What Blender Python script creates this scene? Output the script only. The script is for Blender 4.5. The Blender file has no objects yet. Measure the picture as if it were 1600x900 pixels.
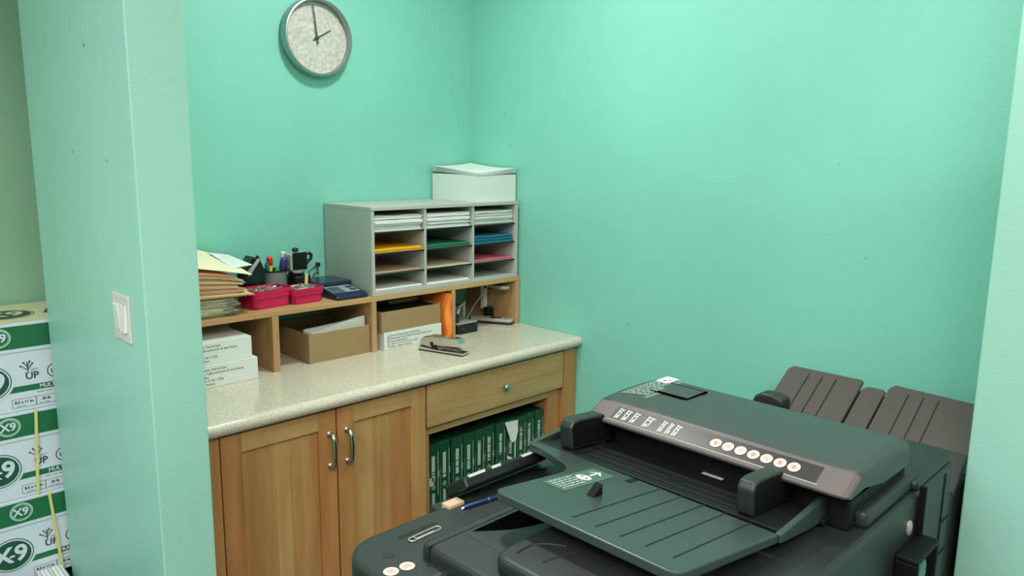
import bpy, bmesh, math, random
from mathutils import Vector, Matrix
random.seed(7)
COL = bpy.context.scene.collection
PI = math.pi

# ------------------------------------------------------------------ materials
def srgb(r, g, b):
    f = lambda c: c / 12.92 if c <= .04045 else ((c + .055) / 1.055) ** 2.4
    return (f(r / 255), f(g / 255), f(b / 255), 1)

def base_mat(name):
    m = bpy.data.materials.new(name); m.use_nodes = True
    nt = m.node_tree; return m, nt, nt.nodes['Principled BSDF']

def plain(name, col, rough=.5, metal=0, bump=0, bscale=200, spec=.5, var=0, vscale=8, coat=0, aniso=0):
    m, nt, b = base_mat(name)
    b.inputs['Base Color'].default_value = col
    b.inputs['Roughness'].default_value = rough
    b.inputs['Metallic'].default_value = metal
    b.inputs['Specular IOR Level'].default_value = spec
    b.inputs['Coat Weight'].default_value = coat
    tc = nt.nodes.new('ShaderNodeTexCoord')
    if var:
        n = nt.nodes.new('ShaderNodeTexNoise'); n.inputs['Scale'].default_value = vscale; n.inputs['Detail'].default_value = 4
        nt.links.new(tc.outputs['Object'], n.inputs['Vector'])
        r = nt.nodes.new('ShaderNodeValToRGB')
        r.color_ramp.elements[0].position = .3; r.color_ramp.elements[1].position = .7
        r.color_ramp.elements[0].color = [c * (1 - var) for c in col[:3]] + [1]
        r.color_ramp.elements[1].color = [min(1, c * (1 + var)) for c in col[:3]] + [1]
        nt.links.new(n.outputs['Fac'], r.inputs['Fac']); nt.links.new(r.outputs['Color'], b.inputs['Base Color'])
    if bump:
        n2 = nt.nodes.new('ShaderNodeTexNoise'); n2.inputs['Scale'].default_value = bscale; n2.inputs['Detail'].default_value = 3
        nt.links.new(tc.outputs['Object'], n2.inputs['Vector'])
        bp = nt.nodes.new('ShaderNodeBump'); bp.inputs['Strength'].default_value = bump; bp.inputs['Distance'].default_value = .002
        nt.links.new(n2.outputs['Fac'], bp.inputs['Height']); nt.links.new(bp.outputs['Normal'], b.inputs['Normal'])
    return m

def wood(name, c1, c2, axis='z', rough=.38, sc=1.0, contrast=1.0):
    m, nt, b = base_mat(name)
    tc = nt.nodes.new('ShaderNodeTexCoord'); mp = nt.nodes.new('ShaderNodeMapping')
    s = {'x': (1.2, 22, 22), 'y': (22, 1.2, 22), 'z': (22, 22, 1.2)}[axis]
    mp.inputs['Scale'].default_value = [k * sc for k in s]
    nt.links.new(tc.outputs['Object'], mp.inputs['Vector'])
    n = nt.nodes.new('ShaderNodeTexNoise'); n.inputs['Scale'].default_value = 1.2; n.inputs['Detail'].default_value = 7; n.inputs['Distortion'].default_value = .9
    nt.links.new(mp.outputs['Vector'], n.inputs['Vector'])
    mp2 = nt.nodes.new('ShaderNodeMapping')
    mp2.inputs['Scale'].default_value = [{True: 1.3, False: 5}[k < 2] for k in s]
    nt.links.new(tc.outputs['Object'], mp2.inputs['Vector'])
    n2 = nt.nodes.new('ShaderNodeTexNoise'); n2.inputs['Scale'].default_value = 1.1; n2.inputs['Detail'].default_value = 3; n2.inputs['Distortion'].default_value = 1.4
    nt.links.new(mp2.outputs['Vector'], n2.inputs['Vector'])
    mix = nt.nodes.new('ShaderNodeMath'); mix.operation = 'MULTIPLY_ADD'; mix.inputs[1].default_value = .5
    nt.links.new(n.outputs['Fac'], mix.inputs[0])
    h = nt.nodes.new('ShaderNodeMath'); h.operation = 'MULTIPLY'; h.inputs[1].default_value = .5
    nt.links.new(n2.outputs['Fac'], h.inputs[0]); nt.links.new(h.outputs[0], mix.inputs[2])
    r = nt.nodes.new('ShaderNodeValToRGB')
    r.color_ramp.elements[0].position = .5 - .16 / contrast; r.color_ramp.elements[0].color = c2
    r.color_ramp.elements[1].position = .5 + .14 / contrast; r.color_ramp.elements[1].color = c1
    nt.links.new(mix.outputs[0], r.inputs['Fac']); nt.links.new(r.outputs['Color'], b.inputs['Base Color'])
    b.inputs['Roughness'].default_value = rough
    bp = nt.nodes.new('ShaderNodeBump'); bp.inputs['Strength'].default_value = .06; bp.inputs['Distance'].default_value = .001
    nt.links.new(n.outputs['Fac'], bp.inputs['Height']); nt.links.new(bp.outputs['Normal'], b.inputs['Normal'])
    return m

def paint(name, col, rough=.5):
    """rolled wall paint: slight mottling and orange-peel"""
    m, nt, b = base_mat(name)
    tc = nt.nodes.new('ShaderNodeTexCoord')
    n = nt.nodes.new('ShaderNodeTexNoise'); n.inputs['Scale'].default_value = 1.6; n.inputs['Detail'].default_value = 5
    nt.links.new(tc.outputs['Object'], n.inputs['Vector'])
    r = nt.nodes.new('ShaderNodeValToRGB')
    r.color_ramp.elements[0].position = .3; r.color_ramp.elements[1].position = .75
    r.color_ramp.elements[0].color = [c * .95 for c in col[:3]] + [1]
    r.color_ramp.elements[1].color = [min(1, c * 1.05) for c in col[:3]] + [1]
    nt.links.new(n.outputs['Fac'], r.inputs['Fac']); nt.links.new(r.outputs['Color'], b.inputs['Base Color'])
    b.inputs['Roughness'].default_value = rough
    n2 = nt.nodes.new('ShaderNodeTexNoise'); n2.inputs['Scale'].default_value = 160; n2.inputs['Detail'].default_value = 2
    nt.links.new(tc.outputs['Object'], n2.inputs['Vector'])
    bp = nt.nodes.new('ShaderNodeBump'); bp.inputs['Strength'].default_value = .25; bp.inputs['Distance'].default_value = .0015
    nt.links.new(n2.outputs['Fac'], bp.inputs['Height']); nt.links.new(bp.outputs['Normal'], b.inputs['Normal'])
    return m

def speckle(name, basec, specs, rough):
    m, nt, b = base_mat(name)
    tc = nt.nodes.new('ShaderNodeTexCoord')
    prev = None
    for i, (sc, thr, col) in enumerate(specs):
        v = nt.nodes.new('ShaderNodeTexNoise'); v.inputs['Scale'].default_value = sc; v.inputs['Detail'].default_value = 2
        nt.links.new(tc.outputs['Object'], v.inputs['Vector'])
        r = nt.nodes.new('ShaderNodeValToRGB'); r.color_ramp.elements[0].position = thr; r.color_ramp.elements[1].position = thr + .06
        nt.links.new(v.outputs['Fac'], r.inputs['Fac'])
        mx = nt.nodes.new('ShaderNodeMix'); mx.data_type = 'RGBA'
        nt.links.new(r.outputs['Color'], mx.inputs[0])
        if prev is None: mx.inputs[6].default_value = basec
        else: nt.links.new(prev, mx.inputs[6])
        mx.inputs[7].default_value = col
        prev = mx.outputs[2]
    nt.links.new(prev, b.inputs['Base Color'])
    b.inputs['Roughness'].default_value = rough
    return m

M = {}
M['wall'] = paint('teal_wall_paint', srgb(130, 203, 185), .45)
M['wall2'] = paint('teal_wall_paint_pale', srgb(160, 212, 196), .4)
M['wallgreen'] = paint('green_wall_paint', srgb(150, 192, 160), .5)
M['ceil'] = plain('white_ceiling', srgb(225, 228, 222), .8, bump=.2)
M['floor'] = plain('grey_brown_carpet', srgb(96, 84, 72), .9, var=.25, vscale=60, bump=.6, bscale=500)
M['scuff'] = plain('scuff_grey', srgb(78, 140, 122), .8)
M['scuff_soft'] = plain('scuff_soft', srgb(104, 186, 160), .8)
WA, WB = srgb(208, 160, 103), srgb(176, 124, 74)
M['wz'] = wood('maple_vertical', WA, WB, 'z')
M['wz2'] = wood('maple_vertical_warm', srgb(201, 146, 90), srgb(172, 112, 64), 'z')
M['wz3'] = wood('maple_vertical_pale', srgb(212, 170, 112), srgb(188, 140, 86), 'z')
M['wz4'] = wood('maple_vertical_reddish', srgb(192, 134, 86), srgb(154, 96, 58), 'z')
M['wx'] = wood('maple_horizontal', srgb(204, 162, 108), srgb(180, 133, 83), 'x')
M['wx2'] = wood('maple_horizontal_pale', srgb(200, 164, 110), srgb(180, 138, 90), 'x')
M['hz'] = wood('hutch_maple_vertical', srgb(196, 156, 110), srgb(172, 128, 84), 'z', .45)
M['hx'] = wood('hutch_maple_horizontal', srgb(204, 166, 120), srgb(184, 140, 96), 'x', .4)
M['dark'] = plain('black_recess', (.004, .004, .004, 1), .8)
M['counter'] = speckle('speckled_solid_surface', srgb(212, 202, 184),
    [(260, .56, srgb(182, 168, 148)), (420, .62, srgb(222, 218, 204)), (330, .68, srgb(112, 104, 88))], .13)
M['chrome'] = plain('brushed_nickel', srgb(190, 186, 176), .25, 1)
M['steel'] = plain('polished_chrome', srgb(214, 214, 210), .12, 1)
M['greyl'] = plain('grey_laminate', srgb(184, 184, 177), .5)
M['greyin'] = plain('grey_laminate_inside', srgb(178, 176, 166), .6)
M['blackedge'] = plain('black_hardboard', srgb(22, 26, 26), .5)
M['paper'] = plain('white_paper', srgb(232, 232, 228), .75, var=.03, vscale=40)
M['paper2'] = plain('white_paper_shade', srgb(206, 210, 208), .75)
M['manila'] = plain('manila_folder', srgb(238, 214, 168), .7, var=.04, vscale=20)
M['manila2'] = plain('peach_folder', srgb(238, 172, 128), .7, var=.05, vscale=20)
M['manila3'] = plain('pale_folder', srgb(246, 232, 196), .7, var=.03, vscale=20)
M['oldpaper'] = plain('yellowed_document_paper', srgb(196, 184, 146), .75, var=.08, vscale=40)
M['oldpaper2'] = plain('grey_document_paper', srgb(164, 166, 144), .75, var=.08, vscale=40)
M['yellow'] = plain('yellow_paper', srgb(244, 180, 40), .7)
M['green'] = plain('green_paper', srgb(40, 128, 96), .7)
M['blue'] = plain('blue_paper', srgb(44, 130, 160), .7)
M['tanp'] = plain('tan_paper', srgb(200, 170, 140), .7)
M['cream'] = plain('cream_paper', srgb(218, 200, 172), .7)
M['pink'] = plain('pink_paper', srgb(226, 122, 140), .7)
M['kraft'] = plain('kraft_cardboard', srgb(160, 132, 92), .75, var=.05, vscale=30)
M['kraftin'] = plain('kraft_inside', srgb(96, 78, 54), .9)
M['boxwhite'] = plain('white_box_card', srgb(222, 226, 222), .6)
M['ink'] = plain('printed_ink', srgb(52, 60, 58), .7)
M['inkgrey'] = plain('printed_ink_grey', srgb(122, 130, 128), .7)
M['carton'] = plain('white_carton', srgb(214, 222, 232), .6, var=.02, vscale=10)
M['cgreen'] = plain('carton_green', srgb(26, 108, 66), .5)
M['cdark'] = plain('carton_dark_green', srgb(28, 84, 62), .5)
M['cpale'] = plain('carton_pale_ring', srgb(196, 222, 210), .5)
M['ctop'] = plain('carton_top_pale_yellow', srgb(236, 228, 186), .6)  # pale yellow tint of the top carton's upper face
M['strap'] = plain('yellow_strapping', srgb(222, 212, 130), .4)
M['ream'] = plain('ream_dark_green', srgb(22, 72, 44), .35, coat=.2)
M['reamtop'] = plain('ream_top_green', srgb(16, 50, 34), .35)
M['reamw'] = plain('ream_white_print', srgb(196, 206, 196), .6)
M['reamc'] = plain('ream_pale_circle', srgb(112, 150, 122), .6)
M['orange'] = plain('orange_envelope', srgb(240, 134, 48), .55, var=.08, vscale=25, bump=.5, bscale=30)
M['basket'] = plain('crimson_plastic', srgb(206, 26, 84), .35, coat=.1)
M['clip'] = plain('wire_clip', srgb(188, 188, 184), .25, 1)
M['mesh'] = plain('black_wire_mesh', srgb(124, 134, 128), .45, .2)
M['blackp'] = plain('black_plastic', srgb(20, 23, 24), .4)
M['blackg'] = plain('glossy_black_plastic', srgb(14, 16, 18), .15)
M['navy'] = plain('navy_plastic', srgb(24, 36, 66), .35)
M['navy2'] = plain('navy_plate', srgb(34, 50, 74), .25)
M['lcd'] = plain('lcd_green', srgb(70, 104, 104), .2)
M['keypad'] = plain('grey_keypad', srgb(150, 158, 168), .4)
M['greyp'] = plain('silver_plastic', srgb(184, 180, 174), .3, .3)
M['whitep'] = plain('white_plastic', srgb(228, 226, 220), .35)
M['switchp'] = plain('switch_plastic', srgb(218, 206, 200), .35)
M['beigep'] = plain('beige_plastic', srgb(222, 206, 150), .45)
M['red'] = plain('red_plastic', srgb(214, 50, 40), .35)
M['lime'] = plain('yellow_highlighter', srgb(226, 218, 50), .35)
M['purple'] = plain('purple_plastic', srgb(74, 62, 140), .35)
M['teal'] = plain('teal_plastic', srgb(24, 92, 100), .35)
M['grn'] = plain('green_plastic', srgb(40, 150, 80), .35)
M['bluep'] = plain('blue_pen_plastic', srgb(14, 38, 92), .3)
M['clockface'] = plain('mottled_clock_face', srgb(196, 192, 184), .6, var=.22, vscale=75)
M['silver'] = plain('silver_clock_rim', srgb(160, 168, 166), .34, .85)
M['hand'] = plain('dark_clock_hand', srgb(58, 66, 64), .5)
# copier plastics
M['cop'] = plain('copier_charcoal', srgb(36, 40, 39), .44, bump=.05, bscale=900, spec=.6)
M['coplid'] = plain('copier_lid_charcoal', srgb(60, 64, 64), .38, bump=.08, bscale=900, spec=.65)
M['copface'] = plain('copier_warm_charcoal', srgb(98, 86, 86), .5, bump=.08, bscale=900)
M['copdark'] = plain('copier_black', srgb(12, 13, 13), .55, spec=.3)
M['void'] = plain('opening_darkness', (.002, .002, .002, 1), 1, spec=0)  # flat black painting the darkness of openings and recesses
M['coptray'] = plain('copier_tray_green_charcoal', srgb(52, 64, 59), .36, bump=.05, bscale=900, spec=.7)
M['copin'] = plain('copier_inner_shaded', srgb(24, 25, 25), .5, spec=.3)  # plastic darkened so the feeder cavity's shade sits in the colour
M['groove'] = plain('copier_groove', srgb(14, 20, 18), .6)
M['strip'] = plain('label_strip', srgb(42, 37, 40), .35)
M['lab'] = plain('label_white_ink', srgb(206, 206, 200), .5)
M['labtr'] = plain('translucent_label', srgb(78, 104, 93), .4)
M['labgrey'] = plain('faint_label_ink', srgb(158, 178, 168), .5)
M['sticker'] = plain('pinkish_white_sticker', srgb(240, 198, 188), .45)
M['stickerink'] = plain('sticker_brown_ink', srgb(186, 112, 96), .5)
m_, nt_, b_ = base_mat('clear_teal_tape'); b_.inputs['Base Color'].default_value = srgb(120, 190, 170); b_.inputs['Roughness'].default_value = .15
b_.inputs['Transmission Weight'].default_value = .5
M['tape'] = m_
M['fan'] = plain('fan_tray_charcoal', srgb(78, 68, 66), .42, bump=.1, bscale=900)

# ------------------------------------------------------------------ mesh builder
class MB:
    def __init__(s): s.bm = bmesh.new(); s.mats = []
    def mi(s, m):
        m = M[m] if isinstance(m, str) else m
        if m not in s.mats: s.mats.append(m)
        return s.mats.index(m)
    def merge(s, t, m, smooth=False):
        i = s.mi(m)
        for f in t.faces: f.material_index = i; f.smooth = smooth
        me = bpy.data.meshes.new('_t'); t.to_mesh(me); t.free(); s.bm.from_mesh(me); bpy.data.meshes.remove(me)
        return s
    def box(s, x0, x1, y0, y1, z0, z1, m, bev=0, seg=2, mat=None):
        t = bmesh.new(); bmesh.ops.create_cube(t, size=1)
        for v in t.verts: v.co = Vector(((x0 + x1) / 2 + v.co.x * (x1 - x0), (y0 + y1) / 2 + v.co.y * (y1 - y0), (z0 + z1) / 2 + v.co.z * (z1 - z0)))
        if bev: bmesh.ops.bevel(t, geom=t.edges[:], offset=bev, segments=seg, affect='EDGES', profile=.5, clamp_overlap=True)
        if mat: bmesh.ops.transform(t, matrix=mat, verts=t.verts)
        return s.merge(t, m, False)
    def prism(s, pts, d, m, bev=0, seg=2, smooth=False, bev_all=True):
        """pts: closed loop of 3-D points (planar), extruded by vector d"""
        t = bmesh.new(); vs = [t.verts.new(p) for p in pts]; f = t.faces.new(vs)
        r = bmesh.ops.extrude_face_region(t, geom=[f])
        bmesh.ops.translate(t, vec=Vector(d), verts=[v for v in r['geom'] if isinstance(v, bmesh.types.BMVert)])
        bmesh.ops.recalc_face_normals(t, faces=t.faces)
        if bev:
            ed = [e for e in t.edges if len(e.link_faces) == 2 and (bev_all or e.calc_face_angle(0) > .6)]
            bmesh.ops.bevel(t, geom=ed, offset=bev, segments=seg, affect='EDGES', profile=.5, clamp_overlap=True)
        return s.merge(t, m, smooth)
    def tube(s, pts, r, m, n=10, closed=False, cap=True):
        P = [Vector(p) for p in pts]; t = bmesh.new(); rings = []
        N = len(P); nrm = None
        for i, p in enumerate(P):
            a = P[i - 1] if (i > 0 or closed) else p; b = P[(i + 1) % N] if (i < N - 1 or closed) else p
            d = (b - a).normalized()
            if nrm is None:
                nrm = d.orthogonal().normalized()
            else:
                nrm = (nrm - d * nrm.dot(d)); nrm = nrm.normalized() if nrm.length > 1e-6 else d.orthogonal().normalized()
            bn = d.cross(nrm); rr = r[i] if isinstance(r, (list, tuple)) else r
            rings.append([t.verts.new(p + (nrm * math.cos(2 * PI * k / n) + bn * math.sin(2 * PI * k / n)) * rr) for k in range(n)])
        for i in range(N - (0 if closed else 1)):
            A, B = rings[i], rings[(i + 1) % N]
            for k in range(n): t.faces.new((A[k], A[(k + 1) % n], B[(k + 1) % n], B[k]))
        if cap and not closed: t.faces.new(rings[0][::-1]); t.faces.new(rings[-1])
        bmesh.ops.recalc_face_normals(t, faces=t.faces)
        return s.merge(t, m, True)
    def lathe(s, prof, c, m, n=40, axis='z', sx=1, sy=1):
        """prof list of (r,h) about axis through c"""
        t = bmesh.new(); rings = []
        for r, h in prof:
            ring = []
            for k in range(n):
                a = 2 * PI * k / n; u, v = r * math.cos(a) * sx, r * math.sin(a) * sy
                p = {'z': (u, v, h), 'y': (u, h, v), 'x': (h, u, v)}[axis]
                ring.append(t.verts.new(Vector(c) + Vector(p)))
            rings.append(ring)
        for A, B in zip(rings, rings[1:]):
            for k in range(n): t.faces.new((A[k], A[(k + 1) % n], B[(k + 1) % n], B[k]))
        if prof[0][0] > 1e-5: t.faces.new(rings[0][::-1])
        if prof[-1][0] > 1e-5: t.faces.new(rings[-1])
        bmesh.ops.remove_doubles(t, verts=t.verts, dist=1e-6)
        bmesh.ops.recalc_face_normals(t, faces=t.faces)
        return s.merge(t, m, True)
    def grid(s, fn, nu, nv, m, thick=0, smooth=True):
        """surface fn(u,v) u,v in 0..1, optional thickness in -z"""
        t = bmesh.new()
        top = [[t.verts.new(fn(i / nu, j / nv)) for j in range(nv + 1)] for i in range(nu + 1)]
        for i in range(nu):
            for j in range(nv): t.faces.new((top[i][j], top[i + 1][j], top[i + 1][j + 1], top[i][j + 1]))
        if thick:
            bot = [[t.verts.new(v.co - Vector((0, 0, thick))) for v in row] for row in top]
            for i in range(nu):
                for j in range(nv): t.faces.new((bot[i][j], bot[i][j + 1], bot[i + 1][j + 1], bot[i + 1][j]))
            for i in range(nu):
                t.faces.new((top[i][0], bot[i][0], bot[i + 1][0], top[i + 1][0])); t.faces.new((top[i + 1][nv], bot[i + 1][nv], bot[i][nv], top[i][nv]))
            for j in range(nv):
                t.faces.new((top[0][j + 1], bot[0][j + 1], bot[0][j], top[0][j])); t.faces.new((top[nu][j], bot[nu][j], bot[nu][j + 1], top[nu][j + 1]))
        bmesh.ops.recalc_face_normals(t, faces=t.faces)
        i_ = s.mi(m)
        for f in t.faces: f.material_index = i_; f.smooth = smooth and abs(f.normal.z) > .5 if thick else smooth
        me = bpy.data.meshes.new('_t'); t.to_mesh(me); t.free(); s.bm.from_mesh(me); bpy.data.meshes.remove(me)
        return s
    def poly(s, pts, m):
        t = bmesh.new(); t.faces.new([t.verts.new(p) for p in pts]); return s.merge(t, m)
    def text(s, st, size, frame, m, align='LEFT', bold=0):
        cu = bpy.data.curves.new('_c', 'FONT'); cu.body = st; cu.size = size; cu.align_x = align; cu.align_y = 'CENTER'; cu.offset = bold
        cu.resolution_u = 3
        ob = bpy.data.objects.new('_o', cu); COL.objects.link(ob)
        dg = bpy.context.evaluated_depsgraph_get(); me = bpy.data.meshes.new_from_object(ob.evaluated_get(dg))
        t = bmesh.new(); t.from_mesh(me); bmesh.ops.transform(t, matrix=frame, verts=t.verts)
        bpy.data.objects.remove(ob); bpy.data.curves.remove(cu); bpy.data.meshes.remove(me)
        return s.merge(t, m)
    def build(s, name, parent=None, origin=None, kind=None):
        bm = s.bm
        for e in bm.edges:
            if len(e.link_faces) == 2 and e.calc_face_angle(0) > .55: e.smooth = False
        if origin is None:
            if parent is not None: origin = wloc(parent)
            else:
                c = [v.co for v in bm.verts]
                origin = Vector(((min(v.x for v in c) + max(v.x for v in c)) / 2, (min(v.y for v in c) + max(v.y for v in c)) / 2, min(v.z for v in c)))
        origin = Vector(origin)
        bmesh.ops.translate(bm, vec=-origin, verts=bm.verts)
        me = bpy.data.meshes.new(name); bm.to_mesh(me); bm.free()
        for m in s.mats: me.materials.append(m)
        o = bpy.data.objects.new(name, me); COL.objects.link(o)
        if parent is not None:
            o.parent = parent; o.location = origin - wloc(parent)
        else: o.location = origin
        if kind: o['kind'] = kind
        return o

def wloc(o):
    v = Vector((0, 0, 0))
    while o is not None: v += Vector(o.location); o = o.parent
    return v

def frame(o, x, y):
    x = Vector(x).normalized(); y = Vector(y).normalized(); z = x.cross(y)
    return Matrix(((x.x, y.x, z.x, o[0]), (x.y, y.y, z.y, o[1]), (x.z, y.z, z.z, o[2]), (0, 0, 0, 1)))

def thing(name, loc, label, cat, group=None):
    o = bpy.data.objects.new(name, None); o.empty_display_size = .05; COL.objects.link(o); o.location = loc
    tag(o, label, cat, group); return o
def tag(o, label, cat, group=None):
    o['label'] = label; o['category'] = cat
    if group: o['group'] = group
    return o
def disc(mb, c, r, ax_u, ax_v, m, n=28, rv=None):
    u = Vector(ax_u).normalized(); v = Vector(ax_v).normalized(); rv = rv or r
    mb.poly([Vector(c) + u * r * math.cos(2 * PI * k / n) + v * rv * math.sin(2 * PI * k / n) for k in range(n)], m)
def rrect(x0, x1, y0, y1, r, z, n=5, radii=None):
    """rounded rectangle loop in xy at height z; corners order: (x1,y1),(x0,y1),(x0,y0),(x1,y0)"""
    R = radii or [r] * 4; out = []
    for (cx, cy, sx, sy, a0), q in zip(((x1, y1, -1, -1, 0), (x0, y1, 1, -1, 90), (x0, y0, 1, 1, 180), (x1, y0, -1, 1, 270)), R):
        for k in range(n + 1):
            a = math.radians(a0 + 90 * k / n)
            out.append(Vector((cx + sx * q + q * math.cos(a), cy + sy * q + q * math.sin(a), z)))
    return out

HC = .914      # worktop height
CH = 2.72      # ceiling height

# ================================================================== SETTING
b = MB(); b.box(-5, .15, -6, .6, -.06, 0, 'floor'); b.build('floor', origin=(0, 0, 0), kind='structure')
b = MB(); b.box(-5, .15, -6, .6, CH, CH + .06, 'ceil'); b.build('ceiling', origin=(0, 0, CH), kind='structure')
b = MB(); b.box(-1.5667, .12, 0, .065, 0, CH, 'wall')
for (x, z) in ((-.48, 1.66), (-.36, 1.62)): b.poly([(x, -.0006, z), (x + .006, -.0006, z + .001), (x + .005, -.0006, z + .006), (x + .001, -.0006, z + .004)], 'scuff_soft')
b.build('wall_back', origin=(0, 0, 0), kind='structure')
b = MB(); b.box(-5, .12, .46, .58, 0, CH, 'wallgreen'); b.build('wall_side_room', origin=(-3, .46, 0), kind='structure')
b = MB(); b.box(0, .12, -6, 0, 0, CH, 'wall')
def smear(y, z, w, h, m='scuff'):
    b.poly([(-.0006, y, z), (-.0006, y - w, z + h * .2), (-.0006, y - w * .8, z + h), (-.0006, y - w * .1, z + h * .7)], m)
for (y, z, w, h, m) in ((-.215, 1.79, .006, .02, 'scuff_soft'), (-.25, 1.66, .007, .02, 'scuff_soft'), (-.2, 1.62, .012, .008, 'scuff_soft'),
                        (-.23, 1.585, .018, .005, 'scuff_soft'), (-.235, 1.9, .004, .012, 'scuff_soft'), (-1.642, 1.61, .006, .006, 'scuff_soft'), (-1.739, 1.34, .01, .006, 'scuff_soft'),
                        (-.66, .988, .014, .005, 'scuff_soft'), (-.9, 1.0, .01, .012, 'scuff_soft')): smear(y, z, w, h, m)
b.build('wall_right', origin=(0, -3, 0), kind='structure')
b = MB(); b.box(-1.6916, -1.5667, -.8131, .066, 0, CH, 'wall2', .003)
for (y, z) in ((-.519, 1.87), (-.35, 1.62), (-.62, 1.60)):
    b.poly([(-1.6922, y, z), (-1.6922, y - .012, z - .003), (-1.6922, y - .009, z + .005), (-1.6922, y - .003, z + .007)], 'scuff' if z > 1.8 else 'scuff_soft')
b.build('wall_partition', origin=(-1.63, -.4, 0), kind='structure')
b = MB(); b.box(-.33, 0, -6, -2.1345, 0, CH, 'wall2', .004); b.build('wall_opening', origin=(-.06, -4, 0), kind='structure')
b = MB(); b.box(-5.12, -5, -6, .58, 0, CH, 'wall'); b.build('wall_left', origin=(-5.06, -3, 0), kind='structure')
b = MB(); b.box(-5, .12, -6.12, -6, 0, CH, 'ceil'); b.build('wall_front', origin=(-2.4, -6.06, 0), kind='structure')

# ================================================================== LIGHT SWITCH on the partition
sw = thing('light_switch', (-1.6916, -.6573, 1.173), 'white double rocker light switch plate on the partition wall', 'light switch')
b = MB(); b.box(-1.6966, -1.6912, -.7143, -.6003, 1.1735, 1.2875, 'switchp', .0025)
for y in (-.6343, -.6803):
    for z in (1.2, 1.262): b.lathe([(.0035, -.0012), (.003, 0)], (-1.6966, y, z), 'inkgrey', 10, 'x')
b.build('switch_plate', sw)
for y, tilt in ((-.6343, -.07), (-.6803, .07)):
    b = MB(); mt = Matrix.Translation((-1.6975, y, 1.2305)) @ Matrix.Rotation(tilt, 4, 'Y')
    b.box(-.003, .003, -.0165, .0165, -.033, .033, 'whitep', .0015, mat=mt); b.build('rocker', sw)

# ================================================================== WALL CLOCK
ck = thing('wall_clock', (-.77, 0, 1.905), 'round silver rimmed wall clock with mottled face on the teal wall', 'clock')
cc = (-.7715, 0, 2.045)
b = MB(); b.lathe([(.120, 0), (.135, -.003), (.140, -.012), (.1385, -.036), (.136, -.043), (.131, -.044), (.1275, -.040), (.1265, -.016), (.12, -.014), (.0, -.014)], cc, 'silver', 72, 'y'); b.build('clock_rim', ck)
b = MB(); b.lathe([(.1288, -.0145), (.128, -.0165), (0, -.0165)], cc, 'clockface', 64, 'y'); b.build('clock_face', ck)
def hand(name, ang, L, w, back, y):
    d = Vector((math.sin(ang), 0, math.cos(ang))); p = Vector((math.cos(ang), 0, -math.sin(ang))); c = Vector((cc[0], y, cc[2]))
    b = MB(); b.prism([c - d * back - p * w, c - d * back + p * w, c + d * L + p * w * .7, c + d * L - p * w * .7], (0, -.0012, 0), 'hand'); b.build(name, ck)
hand('hour_hand', math.radians(60), .068, .0022, .018, -.021)
hand('minute_hand', math.radians(-7), .116, .0026, .022, -.024)
b = MB(); b.lathe([(.0065, -.016), (.0065, -.027), (.004, -.028), (0, -.028)], cc, 'hand', 20, 'y'); b.build('hub', ck)

# ================================================================== BASE CABINETS
FY = -.6535   # plane of the door faces
CY = -.634    # plane of the cabinet frame
XL, XM, XR = -1.566, -.7735, -.002
def handle(parent, x, z):
    b = MB(); r = .0055
    pts = [(x, FY, z + .05), (x, FY - .018, z + .052), (x, FY - .027, z + .04), (x, FY - .032, z), (x, FY - .027, z - .04), (x, FY - .018, z - .052), (x, FY, z - .05)]
    P = []
    for i in range(len(pts) - 1):
        for k in range(4):
            P.append(Vector(pts[i]).lerp(Vector(pts[i + 1]), k / 4))
    P.append(Vector(pts[-1]))
    Q = P[:]
    for _ in range(2): Q = [Q[0]] + [(Q[i - 1] + Q[i] * 2 + Q[i + 1]) / 4 for i in range(1, len(Q) - 1)] + [Q[-1]]
    b.tube(Q, [r * (1 + .35 * math.sin(PI * i / (len(Q) - 1))) for i in range(len(Q))], 'chrome', 12)
    for s in (1, -1): b.lathe([(.010, 0), (.010, -.003), (.006, -.006)], (x, FY, z + s * .05), 'chrome', 16, 'y')
    return b.build('handle', parent)
def carcass(x0, x1, sides, name, label, open_bay=False):
    t = thing(name, ((x0 + x1) / 2, -.32, 0), label, 'cabinet')
    return t
cabA = carcass(XL, XM, 1, 'base_cabinet', 'maple base cabinet with two panelled doors under the speckled worktop')
b = MB()
b.box(XL, XL + .018, CY + .019, -.004, 0, .872, 'wz'); b.box(XM - .018, XM, CY + .019, -.004, 0, .872, 'wz')
b.box(XL, XM, -.012, -.004, .1, .872, 'wx'); b.box(XL + .018, XM - .018, CY + .02, -.012, .1, .118, 'wx')
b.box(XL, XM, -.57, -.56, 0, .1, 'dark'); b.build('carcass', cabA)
b = MB(); b.box(XL, -1.4755, FY + .004, CY + .02, .0, .872, 'wz2', .0015)
b.box(-1.4755, XM, CY, CY + .019, .845, .872, 'wx', .001); b.box(-1.13, -1.10, CY, CY + .019, .1, .845, 'wz'); b.box(-.80, XM, CY, CY + .019, .1, .845, 'wz')
b.box(-1.4755, XM, CY, CY + .019, .1, .14, 'wx')
b.build('face_frame', cabA)
def door(x0, x1, hx, planks, mats, sl, sr):
    z0, z1 = .115, .866; st = .058
    b = MB(); 
    b.box(x0, x0 + st, FY, CY - .001, z0, z1, sl, .0015); b.box(x1 - st, x1, FY, CY - .001, z0, z1, sr, .0015)
    b.box(x0 + st, x1 - st, FY, CY - .001, z1 - .056, z1, 'wx', .0012); b.box(x0 + st, x1 - st, FY, CY - .001, z0, z0 + .056, 'wx', .0012)
    xs = [x0 + st + (x1 - x0 - 2 * st) * k for k in planks]
    for a, c, m in zip(xs, xs[1:], mats): b.box(a, c, FY + .009, CY - .002, z0 + .054, z1 - .054, m, .0016)
    d = b.build('door', cabA); handle(d, hx, .742)
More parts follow.
